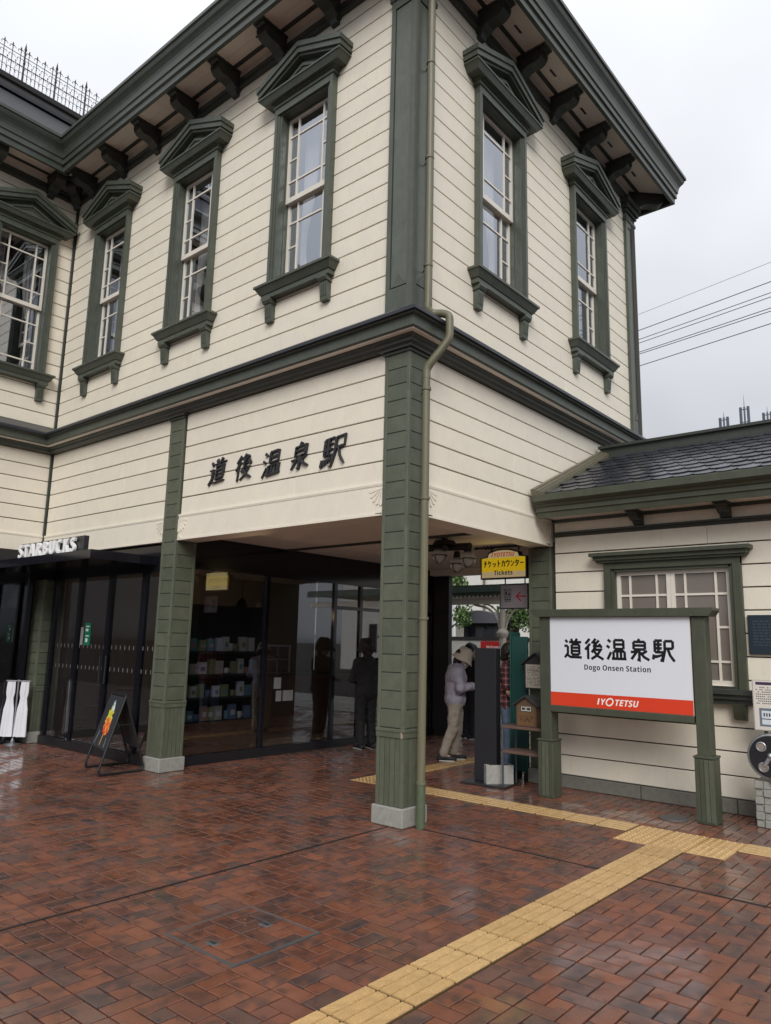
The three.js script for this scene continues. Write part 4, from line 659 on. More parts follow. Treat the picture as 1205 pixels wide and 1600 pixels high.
{
  const r = thing('steel_rack', 'two-tier rack with brown shelves behind the left sign post', 'rack', [-0.19, 0, -2.36]), sb = std(C(0.16, 0.095, 0.075), 0.5, { map: woodTex });
  for (const y of [0.39, 0.65]) mesh('shelf_board', rbx(-0.21, 0.30, y - 0.03, y, -0.14, 0.16, 0.006), sb, r);
  for (const [x, z] of [[-0.20, 0.15], [0.29, 0.15], [-0.20, -0.13], [0.29, -0.13]]) mesh('leg', rod([x, 0, z], [x, 0.66, z], 0.011), std(C(0.09, 0.11, 0.14), 0.4, { metalness: 0.5 }), r);
  const houseBox = (name, label, cat, pos, w, h, hr, d, mat, front) => {
    const t = thing(name, label, cat, pos); mesh('body', boxUV(face([[-w / 2, 0], [w / 2, 0], [w / 2, h], [0, h + hr], [-w / 2, h]], d).translate(0, 0, -d / 2)), mat, t);
    const rf = (s) => { const L = Math.hypot(w / 2 + 0.035, hr * 1.2), g = bx(0, L, 0, 0.014, -d / 2 - 0.03, d / 2 + 0.03); g.rotateZ(-Math.atan2(hr, w / 2)); g.translate(0, h + hr + 0.002, 0); if (s < 0) g.rotateY(Math.PI); return boxUV(g); };
    mesh('roof', join(rf(1), rf(-1)), M.dark, t); mesh('face', at(panel(w * 0.86, h * 0.92), 0, h * 0.5, d / 2 + 0.003), front, t); return t;
  };
  houseBox('wooden_box', 'small house-shaped wooden box standing on the rack', 'box', [-0.12, 0.652, -2.33], 0.24, 0.23, 0.08, 0.16, std(C(0.13, 0.08, 0.045), 0.6, { map: woodTex }), canvasMat(240, 220, (c) => { c.fillStyle = '#6e5236'; c.fillRect(0, 0, 240, 220); for (let i = 0; i < 60; i++) { c.fillStyle = `rgba(70,40,20,${rnd() * 0.25})`; c.fillRect(0, rnd() * 220, 240, 2 + rnd() * 3); } c.fillStyle = '#3a3a34'; c.fillRect(40, 6, 160, 62); c.strokeStyle = '#d8d8cc'; c.lineWidth = 7; c.strokeRect(54, 18, 56, 38); c.strokeRect(124, 16, 60, 40); c.strokeStyle = '#3b2313'; c.lineWidth = 8; for (const [x, y] of [[40, 150], [92, 160], [120, 140], [150, 160], [185, 130]]) { c.beginPath(); c.moveTo(x, y - 20); c.lineTo(x + 14, y + 16); c.lineTo(x + 26, y - 10); c.stroke(); } }));
  const nb = houseBox('notice_house', 'roofed pale notice board hung on the pier above the rack', 'notice board', [-0.20, 1.03, -2.64], 0.30, 0.28, 0.11, 0.04, M.dark, canvasMat(260, 260, (c) => { c.fillStyle = '#b9b0a0'; c.fillRect(0, 0, 260, 260); c.fillStyle = '#2a2622'; for (let r = 0; r < 14; r++) for (let k = 0; k < 16; k++) if (rnd() < 0.8) c.fillRect(20 + k * 14, 24 + r * 16, 9, r === 2 ? 12 : 7); }));
}
{ // lit ticket sign and the toilet sign, hung from the ceiling
  const t = thing('ticket_sign', 'lit yellow ticket counter sign hanging from the passage ceiling', 'sign', [-0.85, 0, -3.0]);
  const arch = [[-0.335, 2.325], [0.335, 2.325], [0.335, 2.60], [0.24, 2.61], [0.22, 2.665], [0.10, 2.70], [0, 2.707], [-0.10, 2.70], [-0.22, 2.665], [-0.24, 2.61], [-0.335, 2.60]];
  mesh('case', face(arch, 0.08).translate(0, 0, -0.08), M.black, t);
  const fg = new THREE.ShapeGeometry(new THREE.Shape(arch.map(([x, y]) => new THREE.Vector2(x * 0.94, 2.50 + (y - 2.50) * 0.90)))), fp = fg.attributes.position, fu = fg.attributes.uv;
  for (let i = 0; i < fp.count; i++) fu.setXY(i, (fp.getX(i) + 0.335) / 0.67, (fp.getY(i) - 2.325) / 0.385);
  mesh('lit_face', fg.translate(0, 0, 0.003), canvasMat(670, 385, (c, w, h) => {
    c.fillStyle = '#c9b98f'; c.fillRect(0, 0, w, h); c.fillStyle = '#e6c21e'; c.fillRect(0, 118, w, 175); c.fillStyle = '#c9b48a'; c.fillRect(0, 300, w, 85);
    c.fillStyle = '#b8261c'; c.font = 'italic bold 72px sans-serif'; c.textAlign = 'left'; c.fillText('YOTETSU', 190, 104); c.textAlign = 'center'; c.beginPath(); c.moveTo(162, 104); c.lineTo(173, 52); c.lineTo(187, 52); c.lineTo(176, 104); c.fill();
    c.strokeStyle = '#141210'; ['chi', 'ke', 'xtsu', 'to', 'ka', 'u', 'n', 'ta', 'bar'].forEach((k, i) => drawGlyph(c, k, 44 + i * 66, 148, 56, 88, 13)); c.fillStyle = '#141210'; c.font = 'bold 80px sans-serif'; c.fillText('Tickets', w / 2, 336);
  }, { glow: 0.25 }), t);
  const gl = new THREE.RectAreaLight(C(1, 0.82, 0.35), 0.5, 0.6, 0.3); gl.position.set(0, 2.5, 0.02); gl.rotation.y = Math.PI; gl.name = 'face_light'; t.add(gl);
  mesh('hanger', join(rod([-0.2, 2.68, -0.04], [-0.2, 2.76, -0.04], 0.01), rod([0.2, 2.68, -0.04], [0.2, 2.76, -0.04], 0.01), rod([-0.42, 2.735, -0.04], [0.36, 2.735, -0.04], 0.012), at(new THREE.ConeGeometry(0.022, 0.06, 8).rotateZ(Math.PI / 2), -0.45, 2.735, -0.04), [0, 1, 2].map((k) => new THREE.TorusGeometry(0.03, 0.006, 6, 14).translate(-0.28 + k * 0.05, 2.745 + (k % 2) * 0.0, -0.04))), M.iron, t);
  const w = thing('toilet_sign', 'black framed toilet sign with red arrow hanging beside the pier', 'sign', [-0.70, 0, -3.0]);
  mesh('case', rbx(-0.20, 0.20, 1.95, 2.255, -0.06, 0, 0.004), M.black, w); mesh('hanger', join(rod([-0.14, 2.25, -0.03], [-0.14, 2.34, -0.03], 0.008), rod([0.14, 2.25, -0.03], [0.14, 2.34, -0.03], 0.008)), M.iron, w);
  mesh('face', at(panel(0.375, 0.28), 0, 2.1025, 0.003), canvasMat(375, 280, (c) => {
    c.fillStyle = '#9a949a'; c.fillRect(0, 0, 375, 280); c.strokeStyle = '#18181a'; c.fillStyle = '#18181a'; c.lineWidth = 6; c.strokeRect(52, 48, 96, 104);
    for (const [x, k] of [[78, 0], [122, 1]]) { c.beginPath(); c.arc(x, 68, 9, 0, 7); c.fill(); c.beginPath(); if (k) { c.moveTo(x, 78); c.lineTo(x + 17, 122); c.lineTo(x - 17, 122); } else { c.rect(x - 12, 80, 24, 40); } c.fill(); c.fillRect(x - 8, 120, 6, 24); c.fillRect(x + 2, 120, 6, 24); } c.fillRect(99, 54, 3, 92);
    for (let k = 0; k < 3; k++) c.fillRect(56 + k * 32, 166, 24, 22); c.fillRect(58, 196, 84, 7);
    c.strokeStyle = '#b3202a'; c.lineWidth = 18; c.beginPath(); c.moveTo(360, 140); c.lineTo(225, 140); c.moveTo(285, 82); c.lineTo(222, 140); c.lineTo(285, 198); c.stroke();
  }), w);
}
{ // cluster of globe lamps, unlit
  const l = thing('globe_lamp_cluster', 'dark ceiling lamp with three caged glass globes in the passage', 'lamp', [-1.08, 0, -2.2]);
  mesh('arm', join(rod([-0.42, 2.66, 0], [0.27, 2.64, 0], 0.045), at(new THREE.CylinderGeometry(0.12, 0.16, 0.06, 20), -0.1, 2.70, 0), rod([-0.1, 2.7, 0], [-0.1, 2.76, 0], 0.04), rod([-0.1, 2.66, -0.1], [0.02, 2.62, 0.16], 0.035)), M.iron, l);
  const gg = new THREE.MeshPhysicalMaterial({ color: C(0.85, 0.86, 0.85), roughness: 0.25, transmission: 0.7, thickness: 0, ior: 1.5 });
  for (const [x, y, z] of [[-0.14, 2.55, 0.05], [0.0, 2.455, -0.12], [0.235, 2.495, 0]]) { const b = sub('globe', l, [x, y, z]); mesh('glass', new THREE.SphereGeometry(0.088, 22, 16).scale(1, 1.08, 1), gg, b); mesh('cage', join(new THREE.TorusGeometry(0.093, 0.006, 6, 26).rotateX(Math.PI / 2), new THREE.TorusGeometry(0.096, 0.005, 6, 26, Math.PI).rotateZ(Math.PI), new THREE.TorusGeometry(0.096, 0.005, 6, 26, Math.PI).rotateZ(Math.PI).rotateY(Math.PI / 2)), M.iron, b); mesh('cap', new THREE.CylinderGeometry(0.035, 0.05, 0.09, 14).translate(0, 0.11, 0), M.iron, b); }
}
// ---------------------------------------------------------------- things along the ticket wing
{
  const p = thing('wall_plaque', 'dark blue-grey metal plaque on the ticket wing wall', 'plaque', [2.24, 1.66, ZW]); mesh('plate', rbx(-0.215, 0.215, -0.185, 0.185, 0.004, 0.03, 0.006), std(C(0.03, 0.045, 0.062), 0.4, { metalness: 0.5 }), p);
  const letters = []; for (let r = 0; r < 9; r++) for (let x = -0.17; x < 0.16; ) { const w = rr(0.015, 0.05); letters.push(bx(x, x + w, 0.12 - r * 0.028, 0.132 - r * 0.028, 0.029, 0.032)); x += w + 0.012; } mesh('raised_text', join(letters), std(C(0.06, 0.08, 0.10), 0.5, { metalness: 0.4 }), p);
  const i = thing('information_panel', 'white information panel with text and a building picture at the right edge', 'panel', [2.30, 0, -2.47]); const pg = rbx(-0.21, 0.21, 0.80, 1.25, -0.02, 0.0, 0.004); mesh('backing', pg, std(C(0.5, 0.48, 0.44), 0.5), i); mesh('leg', join(rod([-0.12, 0, -0.03], [-0.12, 1.2, -0.03], 0.016), rod([0.12, 0, -0.03], [0.12, 1.2, -0.03], 0.016)), M.signGreen, i);
  mesh('print', at(panel(0.40, 0.43), 0, 1.025, 0.003), canvasMat(400, 430, (c) => { c.fillStyle = '#d6d0c6'; c.fillRect(0, 0, 400, 430); c.fillStyle = '#3a2e48'; c.fillRect(22, 10, 240, 26); c.fillStyle = '#3a3a3e'; for (let r = 0; r < 8; r++) for (let k = 0; k < 22; k++) if (rnd() < 0.86) c.fillRect(22 + k * 16, 54 + r * 20, 10, 9); c.fillStyle = '#6a7480'; c.fillRect(40, 240, 320, 160); c.fillStyle = '#cfd6dc'; c.fillRect(60, 262, 150, 120); c.fillStyle = '#2c3038'; for (let k = 0; k < 6; k++) c.fillRect(74 + k * 22, 282, 12, 30); c.fillRect(60, 330, 150, 8); c.fillStyle = '#39424c'; c.fillRect(230, 300, 120, 90); }), i);
  const d = thing('crest_disc', 'round black and grey wheel emblem disc standing on the stone pedestal', 'emblem', [2.25, 0.597, -2.33]);
  mesh('disc', new THREE.CylinderGeometry(0.175, 0.175, 0.05, 40).rotateX(Math.PI / 2), M.black, d); mesh('rim', new THREE.TorusGeometry(0.182, 0.014, 10, 44), M.steel, d);
  for (const a of [2.3, 4.1, 0.3]) { mesh('spoke_ring', new THREE.TorusGeometry(0.036, 0.009, 8, 20).translate(Math.cos(a) * 0.11, Math.sin(a) * 0.11, 0.028), M.steel, d); mesh('boss', new THREE.CylinderGeometry(0.028, 0.028, 0.02, 20).rotateX(Math.PI / 2).translate(Math.cos(a) * 0.11, Math.sin(a) * 0.11, 0.028), std(C(0.38, 0.33, 0.29), 0.4, { metalness: 0.6 }), d); }
  mesh('link', join(rod([Math.cos(4.1) * 0.09, Math.sin(4.1) * 0.09, 0.03], [0, 0.01, 0.03], 0.022), at(new THREE.SphereGeometry(0.03, 12, 8), 0, 0.01, 0.03)), M.steel, d); mesh('stem', rod([0, -0.21, 0], [0, -0.17, 0], 0.03), M.steel, d);
  const pd = thing('stone_pedestal', 'rough granite block pedestal at the right edge of the wing', 'pedestal', [2.27, 0, -2.42]);
  for (let y = 0; y < 6; y++) for (let k = 0; k < 5; k++) { const pr = (k + y) % 2 ? 0.016 : 0.002; mesh('stone', rbx(-0.17 + k * 0.07, -0.102 + k * 0.07, y * 0.064 + 0.001, y * 0.064 + 0.063, 0.05, 0.09 + pr, 0.005), M.granite, pd); mesh('stone', rbx(-0.17 - pr, -0.13, y * 0.064 + 0.001, y * 0.064 + 0.063, 0.045 - k * 0.05 - 0.048, 0.045 - k * 0.05, 0.005), M.granite, pd); }
  mesh('core', bx(-0.135, 0.18, 0, 0.384, -0.2, 0.052), M.granite, pd);
}
// ---------------------------------------------------------------- iron cresting on the side roof
{
  const c = thing('roof_cresting', 'black wrought-iron cresting along the side roof ridge', 'railing', [WX - 0.64, 10.39, 0]);
  const pg = join(rod([0, 0, 0], [0, 0.62, 0], 0.017, 0.014, 6), at(new THREE.ConeGeometry(0.022, 0.13, 6), 0, 0.69, 0), at(new THREE.SphereGeometry(0.022, 8, 6), 0, 0.62, 0), at(new THREE.SphereGeometry(0.02, 8, 6), 0, 0.36, 0));
  const pk = [];
  for (let k = 0; k < 4; k++) {
    const z = (k + 0.5) * 0.132;
    pk.push(rod([0, 0, z], [0, 0.60, z], 0.006, 0.006, 5), at(new THREE.ConeGeometry(0.013, 0.05, 5), 0, 0.625, z), rod([0, 0, z + 0.066], [0, 0.33, z + 0.066], 0.004, 0.004, 4), at(new THREE.SphereGeometry(0.012, 6, 5), 0, 0.345, z + 0.066));
    for (const [y, r] of [[0.555, 0.024], [0.40, 0.026], [0.15, 0.03], [0.27, 0.022]]) for (const s of [-1, 1]) pk.push(new THREE.TorusGeometry(r, 0.005, 4, 9, 4.2).rotateY(Math.PI / 2).translate(0, y, z + s * r));
    pk.push(rod([0, 0.585, z - 0.03], [0, 0.585, z + 0.03], 0.005, 0.005, 4));
  }
  for (const y of [0.04, 0.30, 0.48]) pk.push(rod([0, y, 0], [0, y, 0.527], 0.006, 0.006, 5));
  const panelG = join(pk);
  for (let k = -6; k < 7; k++) { const z = 0.294 + k * 0.527; mesh('post', pg, M.iron, c).position.z = z; mesh('crest_panel', panelG, M.iron, c).position.z = z; }
}
// ---------------------------------------------------------------- people
const V = (a) => new THREE.Vector3(...a);
function sdf(bones, k) {
  const B = bones.map(([a, b, ra, rb]) => { const d = [b[0] - a[0], b[1] - a[1], b[2] - a[2]]; return { a, d, l: d[0] * d[0] + d[1] * d[1] + d[2] * d[2] || 1e-9, ra, dr: (rb ?? ra) - ra }; });
  return (x, y, z) => {
    let m = 1e3;
    for (const q of B) {
      const px = x - q.a[0], py = y - q.a[1], pz = z - q.a[2], t = clamp((px * q.d[0] + py * q.d[1] + pz * q.d[2]) / q.l), dx = px - q.d[0] * t, dy = py - q.d[1] * t, dz = pz - q.d[2] * t;
      const v = Math.sqrt(dx * dx + dy * dy + dz * dz) - q.ra - q.dr * t, h = clamp(0.5 + 0.5 * (m - v) / k);
      m = m > 100 ? v : m + (v - m) * h - k * h * (1 - h);
    }
    return m;
  };
}
function nets(bones, cell, k, wobble) { // surface nets over the joined bones
  const lo = [1e3, 1e3, 1e3], hi = [-1e3, -1e3, -1e3];
  for (const [a, b, ra, rb] of bones) for (const [p, r] of [[a, ra], [b, rb ?? ra]]) for (let i = 0; i < 3; i++) { lo[i] = Math.min(lo[i], p[i] - r - 3 * cell); hi[i] = Math.max(hi[i], p[i] + r + 3 * cell); }
  const n = lo.map((l, i) => Math.ceil((hi[i] - l) / cell) + 1), f0 = sdf(bones, k), f = wobble ? (x, y, z) => f0(x, y, z) + wobble(x, y, z) : f0, F = new Float32Array(n[0] * n[1] * n[2]);
  const I = (i, j, l) => i + n[0] * (j + n[1] * l);
  for (let l = 0; l < n[2]; l++) for (let j = 0; j < n[1]; j++) for (let i = 0; i < n[0]; i++) F[I(i, j, l)] = f(lo[0] + i * cell, lo[1] + j * cell, lo[2] + l * cell);
  const idx = new Int32Array(F.length).fill(-1), pos = [], tri = [], E = [[0, 1], [2, 3], [4, 5], [6, 7], [0, 2], [1, 3], [4, 6], [5, 7], [0, 4], [1, 5], [2, 6], [3, 7]];
  for (let l = 0; l + 1 < n[2]; l++) for (let j = 0; j + 1 < n[1]; j++) for (let i = 0; i + 1 < n[0]; i++) {
    const c = [0, 1, 2, 3, 4, 5, 6, 7].map((q) => F[I(i + (q & 1), j + ((q >> 1) & 1), l + (q >> 2))]); let s = 0; for (const v of c) s += v < 0; if (!s || s === 8) continue;
    let x = 0, y = 0, z = 0, m = 0;
    for (const [a, b] of E) if ((c[a] < 0) !== (c[b] < 0)) { const t = c[a] / (c[a] - c[b]); x += lerp(a & 1, b & 1, t); y += lerp((a >> 1) & 1, (b >> 1) & 1, t); z += lerp(a >> 2, b >> 2, t); m++; }
    idx[I(i, j, l)] = pos.length / 3; pos.push(lo[0] + (i + x / m) * cell, lo[1] + (j + y / m) * cell, lo[2] + (l + z / m) * cell);
  }
  const quad = (a, b, c, d, fl) => { if (a < 0 || b < 0 || c < 0 || d < 0) return; fl ? tri.push(a, b, c, a, c, d) : tri.push(a, c, b, a, d, c); };
  for (let l = 1; l + 1 < n[2]; l++) for (let j = 1; j + 1 < n[1]; j++) for (let i = 1; i + 1 < n[0]; i++) {
    const v = F[I(i, j, l)] < 0;
    if (v !== F[I(i + 1, j, l)] < 0) quad(idx[I(i, j - 1, l - 1)], idx[I(i, j, l - 1)], idx[I(i, j, l)], idx[I(i, j - 1, l)], v);
    if (v !== F[I(i, j + 1, l)] < 0) quad(idx[I(i - 1, j, l - 1)], idx[I(i - 1, j, l)], idx[I(i, j, l)], idx[I(i, j, l - 1)], v);
    if (v !== F[I(i, j, l + 1)] < 0) quad(idx[I(i - 1, j - 1, l)], idx[I(i, j - 1, l)], idx[I(i, j, l)], idx[I(i - 1, j, l)], v);
  }
  const g = new THREE.BufferGeometry(); g.setAttribute('position', new THREE.Float32BufferAttribute(pos, 3)); g.setIndex(tri); g.computeVertexNormals(); return boxUV(g, false);
}
const skin = std(C(0.52, 0.33, 0.24), 0.55), hairM = std(C(0.012, 0.010, 0.009), 0.55), shoeM = std(C(0.014, 0.014, 0.016), 0.6), soleM = std(C(0.55, 0.54, 0.52), 0.7);
function hand(wr, el, side, curl) { // palm, four fingers and a thumb, in line with the forearm
  const f = V(wr).sub(V(el)).normalize(), up = new THREE.Vector3(0, 1, 0), sd = new THREE.Vector3().crossVectors(up, f).normalize(), dn = new THREE.Vector3().crossVectors(f, sd).normalize(), W = V(wr);
  const P = (a, b, c) => W.clone().addScaledVector(f, a).addScaledVector(sd, b * side).addScaledVector(dn, c).toArray(), bones = [[P(-0.02, 0, 0), P(0.03, 0, 0), 0.024, 0.024], [P(0.02, -0.022, 0), P(0.075, -0.026, 0), 0.016, 0.013], [P(0.02, 0.018, 0), P(0.075, 0.026, 0), 0.016, 0.013], [P(0.03, 0, 0), P(0.078, 0, 0), 0.016, 0.014]];
  [[-0.03, 0.058], [-0.010, 0.068], [0.010, 0.064], [0.029, 0.05]].forEach(([b, L]) => { const k = P(0.08, b, 0), m = P(0.08 + L * 0.5 * Math.cos(curl), b, -L * 0.5 * Math.sin(curl)), e = P(0.08 + L * 0.5 * Math.cos(curl) + L * 0.5 * Math.cos(curl * 2), b, -L * 0.5 * (Math.sin(curl) + Math.sin(curl * 2))); bones.push([k, m, 0.009, 0.008], [m, e, 0.008, 0.0065]); });
  bones.push([P(0.025, -0.03, -0.004), P(0.058, -0.052, -0.018), 0.011, 0.0095], [P(0.058, -0.052, -0.018), P(0.085, -0.045, -0.034), 0.009, 0.0075]); return bones;
}
function person(o) {
  const t = thing('person', o.label, 'person', o.pos, o.turn), J = o.joints, th = o.thick ?? 1;
  const mir = (j) => [-j[0], j[1], j[2]];
  const q = new THREE.Quaternion().setFromEuler(new THREE.Euler(o.headPitch ?? 0, o.headTurn ?? 0, 0)), H = (x, y, z) => V([x, y, z]).applyQuaternion(q).add(V(J.head)).toArray();
  const head = [[H(0, 0.03, -0.012), H(0, 0.035, 0.012), 0.083, 0.08], [H(0, -0.02, 0.02), H(0, -0.075, 0.045), 0.062, 0.036], [H(0, 0.005, 0.083), H(0, -0.022, 0.10), 0.011, 0.014], [H(-0.078, -0.005, 0), H(-0.083, -0.03, 0), 0.014, 0.011], [H(0.078, -0.005, 0), H(0.083, -0.03, 0), 0.014, 0.011], [H(-0.03, -0.055, 0.078), H(0.03, -0.055, 0.078), 0.011], [J.neck, H(0, -0.04, -0.02), 0.052, 0.05]];
  const limb = (s) => [[J['sh' + s], J['el' + s], 0.045, 0.037], [J['el' + s], J['wr' + s], 0.036, 0.026]], leg = (s) => [[J['hip' + s], J['kn' + s], 0.075, 0.052], [J['kn' + s], J['an' + s], 0.05, 0.034], [J['an' + s], J['to' + s], 0.036, 0.028]];
  const P = J.pelvis, Ch = J.chest, N = J.neck, trunk = [[[P[0] - 0.05, P[1], P[2]], [P[0] + 0.05, P[1], P[2]], 0.10], [P, Ch, 0.105, 0.115], [[Ch[0] - 0.08, Ch[1] + 0.04, Ch[2]], [Ch[0] + 0.08, Ch[1] + 0.04, Ch[2]], 0.095], [J.shL, J.shR, 0.052], [Ch, N, 0.09, 0.052]];
  const hands = join(nets(hand(J.wrL, J.elL, 1, o.curl ?? 0.5), 0.006, 0.010), nets(hand(J.wrR, J.elR, -1, o.curl ?? 0.5), 0.006, 0.010));
  mesh('body', join(nets([...trunk, ...limb('L'), ...limb('R'), ...leg('L'), ...leg('R')], 0.02, 0.03), nets(head, 0.0085, 0.022), hands), skin, t);
  const up = (b, e) => b.map(([a, c, ra, rb]) => [a, c, ra + e, (rb ?? ra) + e]), fold = (f, a) => (x, y, z) => a * n3(x * f, y * f * 0.7, z * f) + a * 0.5 * n3(x * f * 2.3, y * f * 1.6, z * f * 2.3);
  const cut = o.sleeve ?? 1, arm = (s) => { const e = J['el' + s], w = J['wr' + s]; return cut >= 1 ? [[J['sh' + s], e, 0.066, 0.056], [e, w.map((v, i) => lerp(e[i], v, 0.9)), 0.055, 0.046]] : [[J['sh' + s], J['sh' + s].map((v, i) => lerp(v, e[i], cut)), 0.068, 0.066]]; };
  const hem = o.hem ?? 0;
  mesh('jacket', nets([...up(trunk.slice(1), 0.026), ...arm('L'), ...arm('R'), [[P[0] - 0.05, P[1] + 0.02 - hem, P[2]], [P[0] + 0.05, P[1] + 0.02 - hem, P[2]], 0.128 * th], [[P[0] - 0.05, P[1] + 0.15, P[2]], [P[0] + 0.05, P[1] + 0.15, P[2]], 0.118 * th]], 0.015, 0.035, fold(11, 0.009)), o.top, t);
  if (o.hood) mesh('hood', nets([[[N[0] - 0.06, N[1] - 0.03, N[2] - 0.075], [N[0] + 0.06, N[1] - 0.03, N[2] - 0.075], 0.05], [[N[0], N[1] - 0.09, N[2] - 0.10], [N[0], N[1] - 0.02, N[2] - 0.09], 0.06, 0.05], [[N[0] - 0.075, N[1] - 0.02, N[2] - 0.03], [N[0] - 0.05, N[1] - 0.05, N[2] + 0.06], 0.032, 0.02], [[N[0] + 0.075, N[1] - 0.02, N[2] - 0.03], [N[0] + 0.05, N[1] - 0.05, N[2] + 0.06], 0.032, 0.02]], 0.011, 0.03, fold(18, 0.006)), o.top, t);
  mesh('trousers', nets(['L', 'R'].flatMap((s) => { const h = J['hip' + s], k = J['kn' + s], a = J['an' + s]; return [[h, k, 0.093, 0.072], [k, [a[0], a[1] + 0.035, a[2]], 0.071, 0.058]]; }).concat([[[P[0] - 0.055, P[1] - 0.02, P[2]], [P[0] + 0.055, P[1] - 0.02, P[2]], 0.112]]), 0.014, 0.02, fold(13, 0.008)), o.pants, t);
  for (const s of ['L', 'R']) { const a = J['an' + s], e = J['to' + s], d = [e[0] - a[0], 0, e[2] - a[2]], hl = [a[0] - d[0] * 0.35, 0.042, a[2] - d[2] * 0.35], k = sub('shoe', t); mesh('upper', nets([[hl, [a[0], 0.062, a[2]], 0.034, 0.038], [[a[0], 0.058, a[2]], [e[0], 0.036, e[2]], 0.04, 0.027], [hl, [e[0], 0.033, e[2]], 0.03, 0.028]], 0.008, 0.02), shoeM, k); mesh('sole', nets([[[hl[0], 0.013, hl[2]], [e[0], 0.013, e[2]], 0.014]].concat([-1, 1].map((u) => [[hl[0] + u * d[2] * 0.12, 0.013, hl[2] - u * d[0] * 0.12], [e[0] + u * d[2] * 0.13, 0.013, e[2] - u * d[0] * 0.13], 0.0135])), 0.008, 0.012), soleM, k); }
  mesh('hair', nets([[H(0, 0.05, -0.035), H(0, 0.055, 0.02), 0.088, 0.078], [H(-0.055, 0.0, -0.035), H(-0.05, -0.05, -0.03), 0.045, 0.032], [H(0.055, 0.0, -0.035), H(0.05, -0.05, -0.03), 0.045, 0.032], [H(0, 0.02, -0.06), H(0, -0.07, -0.055), 0.06, 0.045]], 0.010, 0.03, fold(30, 0.004)), o.hair ?? hairM, t);
  for (const s of [-1, 1]) mesh('eye', new THREE.SphereGeometry(0.009, 10, 8).translate(...H(s * 0.031, 0.008, 0.078)), hairM, t);
  if (o.mask) mesh('face_mask', nets([[H(-0.045, -0.045, 0.06), H(0.045, -0.045, 0.06), 0.022], [H(0, -0.02, 0.085), H(0, -0.075, 0.075), 0.03, 0.024], [H(-0.045, -0.04, 0.06), H(-0.075, -0.02, 0.01), 0.012, 0.006], [H(0.045, -0.04, 0.06), H(0.075, -0.02, 0.01), 0.012, 0.006]], 0.008, 0.02), std(C(0.72, 0.72, 0.72), 0.8), t);
  if (o.hat) { const g = new THREE.LatheGeometry([[0, 0.165], [0.05, 0.163], [0.085, 0.145], [0.098, 0.11], [0.104, 0.065], [0.118, 0.03], [0.146, -0.022], [0.144, -0.025], [0.115, 0.025], [0.10, 0.06]].map((p) => new THREE.Vector2(...p)), 32), p = g.attributes.position; for (let i = 0; i < p.count; i++) { const x = p.getX(i), y = p.getY(i), z = p.getZ(i), w = 1 + 0.035 * n3(x * 14, y * 14, z * 14); p.setXYZ(i, x * w, y + 0.008 * Math.sin(Math.atan2(z, x) * 3), z * w * 1.05); } g.applyQuaternion(q); g.translate(...J.head); g.computeVertexNormals(); mesh('hat', boxUV(g), o.hat, t); }
  return t;
}
const base = { pelvis: [0, 0.80, 0], chest: [0, 1.10, 0.0], neck: [0, 1.27, 0.0], head: [0, 1.40, 0.025], shL: [0.155, 1.205, 0], shR: [-0.155, 1.205, 0], elL: [0.205, 0.97, -0.02], elR: [-0.205, 0.97, -0.02], wrL: [0.20, 0.76, 0.05], wrR: [-0.20, 0.76, 0.05], hipL: [0.078, 0.78, 0], hipR: [-0.078, 0.78, 0], knL: [0.085, 0.43, 0.015], knR: [-0.085, 0.43, 0.015], anL: [0.09, 0.07, -0.02], anR: [-0.09, 0.07, -0.02], toL: [0.10, 0.035, 0.12], toR: [-0.10, 0.035, 0.12] };
const cloth = (c, r = 0.8) => std(C(...c), r, { bumpMap: paintBump, bumpScale: 0.002 });
const plaid = tex(256, (u, v) => { const b = (t, a, c) => (t % 1 > a && t % 1 < c ? 1 : 0), s = 5, U = u * s, W = v * s; let c = [0.42, 0.17, 0.17]; const mix = (k, q) => { c = c.map((x, i) => lerp(x, q[i], k)); }; mix(0.55 * b(U, 0.1, 0.45), [0.10, 0.10, 0.14]); mix(0.55 * b(W, 0.1, 0.45), [0.10, 0.10, 0.14]); mix(0.6 * b(U, 0.68, 0.76), [0.75, 0.68, 0.66]); mix(0.6 * b(W, 0.68, 0.76), [0.75, 0.68, 0.66]); return c; }, true, 3);
const TR = 2.22;
person({ label: 'person in a lavender hooded jacket and beige bucket hat looking down at a phone', pos: [-1.80, 0, -3.33], turn: TR, mask: true, hood: true, hem: 0.02, thick: 0.98, hat: cloth([0.45, 0.385, 0.31]), top: cloth([0.30, 0.275, 0.335], 0.7), pants: cloth([0.33, 0.285, 0.235]), headPitch: 0.5, curl: 0.75,
  joints: { ...base, pelvis: [0, 0.78, 0.0], chest: [0, 1.06, 0.01], neck: [0, 1.215, 0.045], head: [0, 1.31, 0.095], shL: [0.15, 1.145, 0.03], shR: [-0.15, 1.145, 0.03], elL: [0.20, 0.93, 0.06], elR: [-0.20, 0.93, 0.06], wrL: [0.075, 0.965, 0.25], wrR: [-0.075, 0.965, 0.25], hipL: [0.078, 0.76, 0], hipR: [-0.078, 0.76, 0], knL: [0.085, 0.42, 0.03], knR: [-0.085, 0.42, -0.03], anL: [0.09, 0.07, -0.01], anR: [-0.09, 0.07, -0.15], toL: [0.10, 0.035, 0.13], toR: [-0.10, 0.035, -0.01] } });
{ const d = new THREE.Vector3(Math.sin(TR), 0, Math.cos(TR)), p = thing('mobile_phone', 'dark phone held in both hands by the person in the lavender jacket', 'phone', [-1.80 + d.x * 0.355, 0.985, -3.33 + d.z * 0.355], TR); const g = new RoundedBoxGeometry(0.07, 0.012, 0.145, 2, 0.006); g.rotateX(-0.5); mesh('case', g, M.black, p); mesh('screen', new THREE.PlaneGeometry(0.062, 0.132).rotateX(-Math.PI / 2 - 0.5).translate(0, 0.0062, 0.0035), M.blackGloss, p); }
